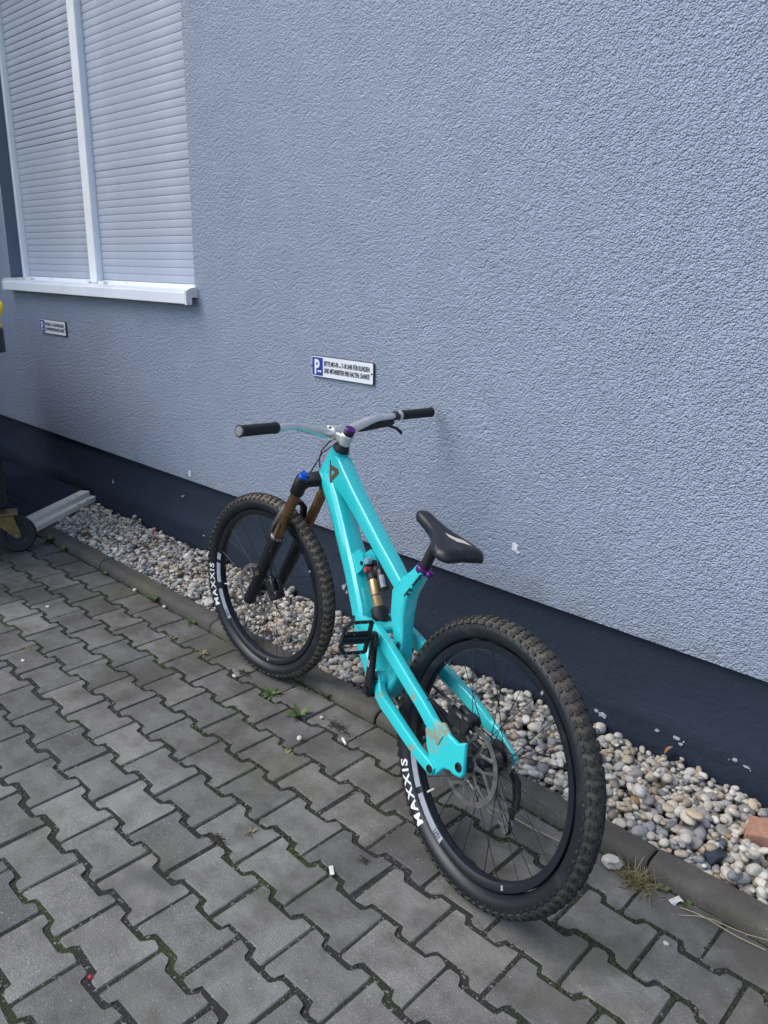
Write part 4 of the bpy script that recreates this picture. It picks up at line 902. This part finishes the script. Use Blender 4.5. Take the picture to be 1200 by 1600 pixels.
# brake lever on the right
mb = MB(); cpt = Vector((CL.x-.022, -.262, CL.z+.041)); dirb = Vector((-.13, 1, -.04)).normalized(); mb.tube([cpt-dirb*.007, cpt+dirb*.007], .0158, 18)
lo = Vector((.012, 0, -.026)); mb.loft([cpt+Vector((.008, 0, -.02)), cpt+lo+Vector((.004, .02, 0)), cpt+lo+Vector((.012, .06, -.004)), cpt+lo+Vector((.018, .10, -.010)), cpt+lo+Vector((.020, .145, -.018))], [(.008, .010), (.011, .012), (.012, .0125), (.0105, .0115), (.006, .007)], rrect(.4, 4), side=(1, 0, 0)); lev = bp(mb, 'brake_lever', M['blackmetal'], hb)
mb = MB(); b0 = cpt+lo+Vector((.010, .02, -.004)); mb.loft([b0, b0+Vector((.016, -.018, -.008)), b0+Vector((.024, -.045, -.016)), b0+Vector((.016, -.075, -.026)), b0+Vector((.008, -.092, -.040)), b0+Vector((.012, -.097, -.046))], [(.006, .005), (.006, .005), (.0055, .005), (.005, .005), (.0055, .005), (.004, .004)], rrect(.4, 3), side=(0, 0, 1)); bp(mb, 'lever_blade', M['blackmetal'], lev if False else hb)
mb = MB(); mb.tube([ST @ Vector((CL.x+.010, -.118, CL.z+.004)), ST @ Vector((CL.x+.04, -.07, CL.z-.006)), Vector((1.02, -.030, .985)), Vector((1.02, .0, .965)), Vector((1.012, .028, .935)), Vector((1.003, .036, .905)), Vector((.995, .033, .878))], .0028, 8); bp(mb, 'gear_cable', M['blackpart'], frame)

# emblem and lettering on the frame
from mathutils.bvhtree import BVHTree
def wrap(mb, ob, lift=.0006):
    me = ob.data; t_ = BVHTree.FromPolygons([v.co.copy() for v in me.vertices], [tuple(p.vertices) for p in me.polygons]); out = []
    for p in mb.v:
        h, nr = t_.ray_cast(Vector((p[0], .2, p[2])), Vector((0, -1, 0)))[:2]
        if h is None: h, nr = t_.find_nearest(Vector(p))[:2]
        nr = nr if nr.y > 0 else -nr; out.append(tuple(h+nr*lift))
    mb.v = out
def part_of(n): return [o for o in frame.children if o.name.startswith(n)][0]
def side_pt(x, z, y): return (x, y, z)
mb = MB(); ey = .0298
E1 = [(.944, .916), (.934, .899), (.926, .903), (.886, .899), (.878, .888), (.921, .846), (.928, .858)]
mb.add([side_pt(x, z, ey) for x, z in E1]+[side_pt(x, z, ey-.006) for x, z in E1], [tuple(range(7))]+[(i, (i+1) % 7, 7+(i+1) % 7, 7+i) for i in range(7)]); bp(mb, 'head_emblem', M['emblem'], frame, 0)
mb = MB(); E2 = [(.917, .887), (.905, .8875), (.903, .883), (.9175, .869)]
mb.add([side_pt(x, z, ey+.0006) for x, z in E2]+[side_pt(x, z, ey-.004) for x, z in E2], [(0, 1, 2, 3)]+[(i, (i+1) % 4, 4+(i+1) % 4, 4+i) for i in range(4)]); bp(mb, 'emblem_cutout', M['turq'], frame, 0)
mb = MB()       # three little arrow marks on the top tube
tdir = Vector((-.883, 0, -.469)); tup = Vector((-.469, 0, .883))
for x, y in ((.86, .010), (.855, -.014), (.835, -.008)):
    c_ = Vector((x, y, 0)); zc = .866+(x-.865)*.53; c_.z = zc; c_ += tup*.0358
    mb.add([c_+tdir*.004+Vector((0, .0035, 0)), c_-tdir*.003, c_+tdir*.004-Vector((0, .0035, 0)), c_+tdir*.0015], [(0, 1, 2, 3)])
V, F = text_mesh('TUES', .034, 1.2, .0016, cuts=2)
mb2 = MB(); o_ = Vector((.4405-.010, 0, .606+.036)); tx = Vector((-.052, 0, .088)).normalized(); ty_ = Vector((.088, 0, .052)).normalized()
mb2.add([o_+tx*v[0]*1.0+Vector((0, 0, 0))-ty_*(.019-.012)*0+Vector((0, 1, 0))*(.0236-.0000) - ty_*(.022-v[1]*.6) for v in V], F); wrap(mb2, part_of('seat_tube'), .0014); bp(mb2, 'model_lettering', M['darkprint'], frame, 0)
mb = MB()       # small hand-shaped mark low on the seat tube
hx, hz, hy = .4085, .490, .03
mb.add([(hx-.006, hy, hz-.010), (hx+.006, hy, hz-.010), (hx+.008, hy, hz), (hx-.008, hy, hz)], [(0, 1, 2, 3)])
for dx, hgt in ((-.0065, .010), (-.002, .014), (.0025, .013), (.007, .009)): mb.add([(hx+dx-.0016, hy, hz), (hx+dx+.0016, hy, hz), (hx+dx+.0012, hy, hz+hgt), (hx+dx-.0012, hy, hz+hgt)], [(0, 1, 2, 3)])
wrap(mb, part_of('seat_tube'), .0014); bp(mb, 'hand_mark', M['darkprint'], frame, 0)

# ------------------------------------------------------------------ wheeled waste container at the left edge
bx, by = -4.895, .985
binr = empty('waste_container', (bx, by, 0)); tag(binr, 'dark grey wheeled waste container with yellow lid at the left edge', 'waste bin')
LX, LYy = .70, .525
def rbox(mb, zl, rad=.09):
    P = []; n = 0
    for z, kx, ky in zl:
        pl = []
        for cx, cy, a0 in ((1, 1, 0), (-1, 1, 90), (-1, -1, 180), (1, -1, 270)):
            for i in range(6): a = math.radians(a0+18*i); pl.append((cx*(kx-rad)+rad*math.cos(a), cy*(ky-rad)+rad*math.sin(a), z))
        n = len(pl); P += pl
    L = len(zl); mb.add(P, [(i*n+k, i*n+(k+1) % n, (i+1)*n+(k+1) % n, (i+1)*n+k) for i in range(L-1) for k in range(n)]+[tuple(reversed(range(n))), tuple(range((L-1)*n, L*n))])
mb = MB(); rbox(mb, [(.235, LX-.04, LYy-.03), (.25, LX-.01, LYy), (.27, LX, LYy+.006), (.70, LX+.005, LYy+.012), (1.066, LX+.008, LYy+.018)]); bp_ = mb.build('bin_body', M['bin'], binr, smooth=35)
mb = MB(); rbox(mb, [(1.062, LX+.03, LYy+.045), (1.072, LX+.05, LYy+.068), (1.185, LX+.05, LYy+.068), (1.195, LX+.04, LYy+.058)], .06); mb.build('rim', M['bin'], binr, smooth=35)
mb = MB()
for i in range(13):
    a = math.pi*i/12; mb_y = math.cos(a)
pp = [(-LX-.02, 1.178), (LX+.03, 1.178)]
prof = [((LYy+.05)*math.cos(math.pi*i/16), 1.198+.18*math.sin(math.pi*i/16)**.7) for i in range(17)]
n = len(prof); mb.add([(-LX-.02, y, z) for y, z in prof]+[(LX+.03, y, z) for y, z in prof], [(i, i+1, n+i+1, n+i) for i in range(n-1)]+[tuple(range(n)), tuple(range(2*n-1, n-1, -1)), (0, n, 2*n-1, n-1)]); mb.build('lid', M['yellow'], binr, smooth=40)
mb = MB(); mb.tube([(LX+.03, LYy-.01, 1.225), (LX+.05, LYy+.015, 1.235), (LX+.060, LYy+.036, 1.265), (LX+.05, LYy+.05, 1.30), (LX+.02, LYy+.05, 1.315)], .014, 10); mb.build('lid_handle', M['yellow'], binr)
mb = MB(); mb.tube([(LX-.02, 0, .98), (LX+.08, 0, .98)], .022, 14); mb.build('trunnion', M['bin'], binr)
def caster(cx, cy, yaw):
    R3 = Matrix.Translation((cx-bx, cy-by, 0)) @ Matrix.Rotation(yaw, 4, 'Z')
    mb = MB(); mb.lathe([(.058, -.020), (.092, -.024), (.1, -.016), (.102, 0), (.1, .016), (.092, .024), (.058, .020)], 36, closed=True, o=(0, 0, .102)); wl = mb.build('caster', M['rubber'], binr, matrix=R3)
    mb = MB(); mb.lathe([(0, .018), (.016, .018), (.018, .010), (.050, .006), (.058, .014), (.060, -.014), (.050, -.006), (.018, -.010), (.016, -.018), (0, -.018)], 30, o=(0, 0, .102))
    for k in range(5): a = 2*math.pi*k/5; mb.tube([(.015*math.cos(a), .009, .102+.015*math.sin(a)), (.055*math.cos(a), .009, .102+.055*math.sin(a))], .004, 6)
    mb.build('wheel_core', M['bin'], wl)
    mb = MB()
    for s in (1, -1): mb.prism([(-.075, .212), (-.005, .212), (.022, .105), (.016, .085), (-.004, .084), (-.018, .10), (-.085, .17)], s*.030, s*.034)
    mb.bbox((-.04, 0, .215), (.11, .09, .006), .002); mb.bbox((-.04, 0, .226), (.12, .11, .008), .002); mb.build('fork_bracket', M['zinc'], wl, smooth=30)
    mb = MB(); mb.tube([(0, -.04, .102), (0, .04, .102)], .010, 10); mb.build('axle_bolt', M['steel'], wl)
for cx, cy, yw in ((-4.185, 1.512, 1.23), (-4.27, .58, 1.5), (-5.55, 1.42, 2.6), (-5.55, .58, 3.0)): caster(cx, cy, yw)

# ------------------------------------------------------------------ dark panel with off-white end rail lying on the gravel
pr0, pr1 = Vector((-4.36, 1.63, 0)), Vector((-4.715, 2.165, 0)); ux = (pr1-pr0).normalized(); nx_ = Vector((ux.y, -ux.x, 0))
pn = empty('discarded_board', (-5.0, 1.9, .05)); PO = -Vector((-5.0, 1.9, .05)); tag(pn, 'flat dark panel with a stepped off-white end rail lying on the gravel', 'panel')
def ppart(mb, name, mat, smooth=0): mb.v = [tuple(Vector(p)+PO) for p in mb.v]; return mb.build(name, mat, pn, smooth=smooth)
mb = MB(); q = [(-4.40, 1.66), (-4.74, 2.165), (-6.3, 2.09), (-6.3, 1.62)]
mb.add([(x, y, .048) for x, y in q]+[(x, y, .106) for x, y in q], [(3, 2, 1, 0), (4, 5, 6, 7)]+[(i, (i+1) % 4, 4+(i+1) % 4, 4+i) for i in range(4)]); ppart(mb, 'board', M['panel'])
for yy in (1.79, 1.755):
    mb = MB(); mb.bbox((-5.42, yy, .1075), (1.85, .006, .006), .001); ppart(mb, 'groove_strip', M['dark'] if yy > 1.77 else M['bin'])
mb = MB(); prof = [(-.03, .112), (.030, .1145), (.034, .110), (.034, .083), (.052, .080), (.062, .076), (.064, .070), (.064, .045), (.058, .040), (-.03, .040)]
n = len(prof); P = [pr0+ux*0+nx_*a+Vector((0, 0, z)) for a, z in prof]+[pr1+ux*(.0 if a > .04 else -.015)+nx_*a+Vector((0, 0, z)) for a, z in prof]
mb.add(P, [(i, (i+1) % n, n+(i+1) % n, n+i) for i in range(n)]+[tuple(range(n)), tuple(range(2*n-1, n-1, -1))]); ppart(mb, 'end_rail', M['panel_rail'])
mb = MB()
for k, f in ((.62, .020), (.78, .020), (.70, .058), (.86, .058)): c_ = pr0+(pr1-pr0)*k+nx_*f; mb.bbox((c_.x, c_.y, .1142 if f < .03 else .0775), (.010, .010, .003), .001)
ppart(mb, 'screw_holes', M['dark'])

# ------------------------------------------------------------------ weeds, grass, litter
def leaf_geo(mb, base, yaw, pitch, L, Wd, curl=.5, n=5):
    P = []; d = Vector((math.cos(yaw), math.sin(yaw), 0)); s = Vector((-math.sin(yaw), math.cos(yaw), 0)); p = Vector(base); a = pitch
    for i in range(n+1):
        k = i/n; w_ = Wd*(.25+.95*math.sin(math.pi*min(1, k*.92+.06))**.9)*(1-.15*k) if i < n else Wd*.06
        P += [p+s*w_/2+Vector((0, 0, w_*.18)), p, p-s*w_/2+Vector((0, 0, w_*.18))]
        p = p+(d*math.cos(a)+Vector((0, 0, math.sin(a))))*(L/n); a -= curl/n
    mb.add(P, [(i*3+j, i*3+j+1, i*3+j+4, i*3+j+3) for i in range(n) for j in range(2)])
def weed(x, y, n, L, Wd, pitch, label, seed, mat='leaf', z=-.004, group='weeds in the paving joints'):
    rr_ = random.Random(seed); mb = MB(); a0 = rr_.uniform(0, 6.28)
    for i in range(n): leaf_geo(mb, (rr_.gauss(0, .002), rr_.gauss(0, .002), 0), a0+2*math.pi*i/n+rr_.gauss(0, .35), pitch+rr_.gauss(0, .2), L*rr_.uniform(.6, 1.1), Wd*rr_.uniform(.8, 1.15), rr_.uniform(.3, .9))
    o = mb.build('weed', M[mat], smooth=60); o.location = (x, y, z); tag(o, label, 'weed', group); return o
weed(-2.045, 1.570, 9, .050, .013, .55, 'leafy green weed rosette in the joint below the front tyre', 21)
weed(-1.865, 1.550, 5, .062, .018, .75, 'weed with few broad leaves nearest below the crank', 22)
weed(-1.885, 1.699, 5, .045, .013, 1.0, 'small weed at the kerb foot left of the crank arm', 23)
weed(-2.005, 1.696, 5, .055, .013, .8, 'thin weed at the kerb where the front tyre stands', 24)
weed(-4.20, 1.690, 11, .062, .026, .95, 'bushy broad-leaved weed beside the caster wheel', 25)
weed(-4.02, 1.692, 22, .055, .006, .95, 'green grassy tuft at the kerb right of the bushy weed', 26, 'grass')
weed(-3.56, 1.694, 6, .030, .012, .8, 'tiny weed at the kerb right of the grassy tuft', 27)
weed(-3.08, 1.690, 6, .050, .016, 1.0, 'upright two-leaf weed midway along the kerb left of the front wheel', 28)
weed(-2.76, 1.692, 14, .045, .007, .7, 'grassy weed at the kerb just left of the front tyre', 29, 'grass')
weed(-2.49, 1.561, 7, .035, .009, .6, 'small yellowish weed in the joint left of the front tyre', 30, 'dry')
weed(-2.70, 1.55, 6, .030, .008, .6, 'faint tiny weed in the joint second from the kerb', 31, 'dry')
weed(-.585, 1.690, 4, .026, .014, .8, 'small bright sprout beside the dry grass tuft', 32)
weed(-.515, 1.683, 5, .022, .010, .5, 'tiny green sprout by the torn paper at the kerb', 33)
weed(-.70, 1.694, 5, .024, .011, .6, 'tiny sprout at the kerb behind the rear tyre', 34)
weed(-3.03, 1.08, 5, .03, .008, .5, 'lone tiny weed amid the left paving', 35, 'dry')
weed(-1.50, 1.06, 7, .026, .006, .9, 'tiny dry sprout beside the rear wheel lettering', 36, 'dry')
weed(-1.72, 1.37, 7, .03, .007, .5, 'dried sprout in the mossy joint mid picture', 37, 'dry')
rr_ = random.Random(9); mb = MB()
for i in range(190):
    a = rr_.uniform(0, 6.28); L = rr_.uniform(.025, .075); b0 = (rr_.gauss(0, .022), rr_.gauss(0, .014), 0); leaf_geo(mb, b0, a, rr_.uniform(.15, 1.2), L, .0022, rr_.uniform(.3, 1.4), 4)
o = mb.build('grass_tuft', M['dry'], smooth=60); o.location = (-.645, 1.668, -.004); tag(o, 'dry brownish grass tuft at the kerb joint right of the rear tyre', 'grass tuft')
# moss cushions in the joints, uncountable
mb = MB(); mr = random.Random(4)
for i in range(15000):
    k = mr.randint(-5, 7); x = mr.uniform(-4.5, -.1); y = PY0+k*PW
    f = math.sin(x*2.3+k*1.7)+math.sin(x*5.1+k*.9+1.3)+.32*k-.55
    if mr.random() > max(.0, min(1, f*.42)): continue
    if mr.random() < .7:
        t_ = ((x-PX0)/(PP/2)+(k % 2)) % 2; off = PA if .55 < t_ < 1.45 else -PA; y += off
        if .42 < t_ < .58 or 1.42 < t_ < 1.58: y = PY0+k*PW
        if k == 7: y = 1.697
    else:
        m_ = round((x-PX0)/(PP/2)); m_ += (m_+k) % 2; x = PX0+m_*PP/2; y += mr.uniform(0, PW)
        if k == 7: continue
    r = mr.uniform(.0018, .0040+.0009*max(0, k-2)); x += mr.gauss(0, .002); y += mr.gauss(0, .003); n = 6
    P = [(x, y, -.0015+r*.45)]+[(x+r*math.cos(2*math.pi*j/n)*mr.uniform(.7, 1.2), y+r*math.sin(2*math.pi*j/n)*mr.uniform(.7, 1.2), -.0045+.0015*mr.random()) for j in range(n)]
    P += [((P[0][0]+p[0])/2+(p[0]-P[0][0])*.22, (P[0][1]+p[1])/2+(p[1]-P[0][1])*.22, -.0015+r*.28) for p in P[1:]]
    mb.add(P, [(0, 1+n+j, 1+n+(j+1) % n) for j in range(n)]+[(1+n+j, 1+j, 1+(j+1) % n, 1+n+(j+1) % n) for j in range(n)])
tag(mb.build('moss', M['moss'], smooth=80), 'dark green moss growing in the paving joints', 'moss', kind='stuff')

def lump(name, mat, x, y, z, sx, sy, sz, seed, label, cat, rough=.28, yaw=0, flat=False, group=None, sub=2):
    import bmesh
    r_ = np.random.default_rng(seed); bm = bmesh.new(); bmesh.ops.create_icosphere(bm, subdivisions=sub, radius=1.0)
    for v in bm.verts: v.co *= 1+r_.normal(0, rough)
    me = bpy.data.meshes.new(name); bm.to_mesh(me); bm.free(); o = finish(name, me, M[mat], smooth=0 if flat else 50)
    o.matrix_world = Matrix.Translation((x, y, z)) @ Matrix.Rotation(yaw, 4, 'Z') @ Matrix.Diagonal((sx, sy, sz, 1)); tag(o, label, cat, group); return o
lump('mortar_lump', 'chunk', -.722, 1.668, .016, .027, .018, .022, 1, 'crumbly whitish mortar lump on the paving right of the rear tyre', 'mortar lump', .13, .6, True)
mb = MB(); V = [(-.055, -.04), (.052, -.046), (.060, .030), (-.040, .045)]
mb.add([(x, y, -.02) for x, y in V]+[(x*.92, y*.9, .028+.008*(x > 0)) for x, y in V], [(3, 2, 1, 0), (4, 5, 6, 7)]+[(i, (i+1) % 4, 4+(i+1) % 4, 4+i) for i in range(4)])
o = mb.build('brick_fragment', M['brick'], smooth=0); o.location = (-.455, 2.010, gravel_h(-.455, 2.01)+.010); o.rotation_euler = (.12, -.08, .35); tag(o, 'reddish brick fragment on the gravel at the right edge', 'brick')
bv = o.modifiers.new('b', 'BEVEL'); bv.width = .004; bv.segments = 2
lump('dark_rock', 'darkstone', -.525, 1.845, gravel_h(-.525, 1.845)+.006, .034, .026, .022, 3, 'angular dark blue-grey rock on the gravel by the kerb', 'rock', .16, .5, True, sub=1)
mb = MB(); P = [(-.018, -.006), (-.010, -.010), (.002, -.006), (.014, -.010), (.020, -.003), (.012, .004), (.016, .010), (.002, .008), (-.012, .011), (-.020, .004)]
mb.add([(x, y, .003+.006*math.sin(x*160)) for x, y in P]+[(x, y, .0036+.006*math.sin(x*160)) for x, y in P], [tuple(range(10)), tuple(range(19, 9, -1))]+[(i, (i+1) % 10, 10+(i+1) % 10, 10+i) for i in range(10)])
o = mb.build('paper_scrap', M['paper'], smooth=0); o.location = (-.545, 1.672, .003); o.rotation_euler = (.1, .1, 1.1); tag(o, 'torn off-white paper scrap at the kerb near the dry grass', 'paper scrap')
def stick(name, mat, a, b, r, label, cat, sag=0.0, n=6):
    mb = MB(); a, b = Vector(a), Vector(b); pts_ = []
    for i in range(n+1): k = i/n; p = a.lerp(b, k)-a; p.z += sag*math.sin(math.pi*k); p.y += sag*.8*math.sin(2.3*math.pi*k); pts_.append(p)
    mb.tube(pts_, r, 8); o = mb.build(name, M[mat]); o.location = a; tag(o, label, cat); return o
stick('cigarette_butt', 'paper', (-1.650, 1.557, .006), (-1.617, 1.541, .006), .0042, 'white cigarette end lying on the paving below the crank', 'cigarette', n=1)
mb = MB(); mb.add([(-.017, -.005, 0), (.017, -.006, .002), (.019, .005, .004), (-.015, .006, .001), (-.017, -.005, .0025), (.017, -.006, .0045), (.019, .005, .0065), (-.015, .006, .0035)], [(3, 2, 1, 0), (4, 5, 6, 7), (0, 1, 5, 4), (1, 2, 6, 5), (2, 3, 7, 6), (3, 0, 4, 7)])
o = mb.build('foil_wrapper', M['paper'], smooth=0); o.location = (-1.2335, 1.127, .002); o.rotation_euler = (0, 0, -.6); tag(o, 'white wrapper strip in the joint left of the rear tyre', 'wrapper')
lump('white_pebble', 'chunk', -1.748, 1.452, .008, .011, .009, .009, 5, 'white pebble on the paving nearest the crank', 'pebble', .08)
lump('white_pebble', 'chunk', -2.245, 1.545, .005, .010, .007, .005, 6, 'flat white pebble in front of the front tyre by the dirt patch', 'pebble', .08)
lump('white_pebble', 'paper', -2.927, 1.022, .003, .010, .007, .004, 7, 'small round white pebble on the paving at far left', 'pebble', .06)
lump('white_pebble', 'paper', -3.256, 1.688, .008, .010, .009, .008, 8, 'whitish pebble at the kerb foot far left of the bike', 'pebble', .08)
lump('white_pebble', 'paper', -2.992, 1.690, .007, .009, .008, .007, 9, 'pale pebble at the kerb foot midway to the front tyre', 'pebble', .08)
lump('white_pebble', 'paper', -3.36, 1.31, .004, .012, .008, .004, 10, 'flat pale pebble on the paving in front of the caster', 'pebble', .06)
lump('white_pebble', 'chunk', -.505, 1.53, .004, .008, .005, .005, 12, 'white grain on the paving in the lower right corner', 'pebble', .1)
lump('white_pebble', 'chunk', -1.795, 1.592, .006, .007, .006, .006, 13, 'small white pebble in the joint above the cigarette end', 'pebble', .1)
def dirt(x, y, rx, ry, n, seed, label):
    rr_ = random.Random(seed); mb = MB()
    for _ in range(n):
        a = rr_.uniform(0, 6.283); k = abs(rr_.gauss(0, .5)); px, py = rx*k*math.cos(a)*(1+.5*math.sin(2*a+seed)), ry*k*math.sin(a); r = rr_.uniform(.0012, .0042)*(1.2-min(1, k)*.6); m_ = 5
        P = [(px+rr_.gauss(0, r*.2), py, r*rr_.uniform(.5, .9))]+[(px+r*math.cos(6.283*j/m_)*rr_.uniform(.7, 1.3), py+r*math.sin(6.283*j/m_)*rr_.uniform(.7, 1.3), -.001) for j in range(m_)]
        mb.add(P, [(0, 1+j, 1+(j+1) % m_) for j in range(m_)])
    o = mb.build('dirt_patch', M['dirt'], smooth=0); o.location = (x, y, .0005); tag(o, label, 'dirt', kind='stuff')
dirt(-1.545, .985, .030, .022, 320, 14, 'dark dirt patch on the paving left of the rear wheel')
dirt(-2.235, 1.590, .050, .026, 420, 15, 'dark dirt patch on the paving beside the front tyre')
dirt(-1.72, 1.600, .085, .030, 620, 16, 'wide dark dirt patch on the paving by the cigarette end')
dirt(-1.20, 1.215, .035, .018, 260, 17, 'small dirt patch touching the side of the rear tyre')
lump('red_scrap', 'red', -1.3736, .5336, .002, .006, .004, .003, 18, 'tiny red plastic bit in a joint at the bottom left', 'plastic bit', .15)
lump('red_scrap', 'red', -3.888, 2.165, gravel_h(-3.888, 2.165)+.006, .016, .010, .008, 19, 'red plastic bit on the gravel by the plinth', 'plastic bit', .2)
stick('straw_stalk', 'straw', (-.529, 1.660, .004), (-.33, 1.672, .006), .0012, 'dry straw stalk lying along the kerb at the right edge', 'straw', .006)
stick('straw_stalk', 'straw', (-1.09, 1.624, .006), (-.852, 1.648, .006), .0019, 'dry straw stalk seen through the rear wheel', 'straw', .004)
stick('straw_stalk', 'straw', (-.52, 1.635, .004), (-.30, 1.69, .03), .0009, 'thin bent straw stalk crossing the kerb at the right edge', 'straw', .012)
def dead_leaf(x, y, z, rot, L, label, mat='deadleaf'):
    mb = MB(); leaf_geo(mb, (0, 0, 0), 0, .35, L, L*.4, .9, 7); o = mb.build('dead_leaf', M[mat], smooth=60); o.matrix_world = Matrix.Translation((x, y, z)) @ rot; tag(o, label, 'leaf', 'dead leaves'); return o
dead_leaf(-.815, 2.178, .045, Matrix.Rotation(-1.2, 4, 'Y') @ Matrix.Rotation(.4, 4, 'X'), .055, 'orange-brown dead leaf standing against the plinth')
dead_leaf(-2.42, 1.80, gravel_h(-2.42, 1.80)+.004, Matrix.Rotation(.6, 4, 'Z'), .07, 'dark brown leaf on the gravel seen through the front wheel', 'darkleaf')
dead_leaf(-2.10, 1.83, gravel_h(-2.10, 1.83)+.004, Matrix.Rotation(2.0, 4, 'Z'), .05, 'reddish-brown leaf on the gravel under the fork', 'deadleaf')
dead_leaf(-4.02, 1.83, gravel_h(-4.02, 1.83)+.004, Matrix.Rotation(2.9, 4, 'Z'), .12, 'long dark leaf on the gravel beside the white rail', 'darkleaf')
dead_leaf(-3.62, 1.90, gravel_h(-3.62, 1.90)+.004, Matrix.Rotation(1.0, 4, 'Z'), .07, 'small dark leaf on the gravel left of the front wheel', 'darkleaf')
dead_leaf(-3.72, 1.98, gravel_h(-3.72, 1.98)+.003, Matrix.Rotation(.2, 4, 'Z'), .08, 'brown leaf on the gravel near the plinth at left', 'darkleaf')
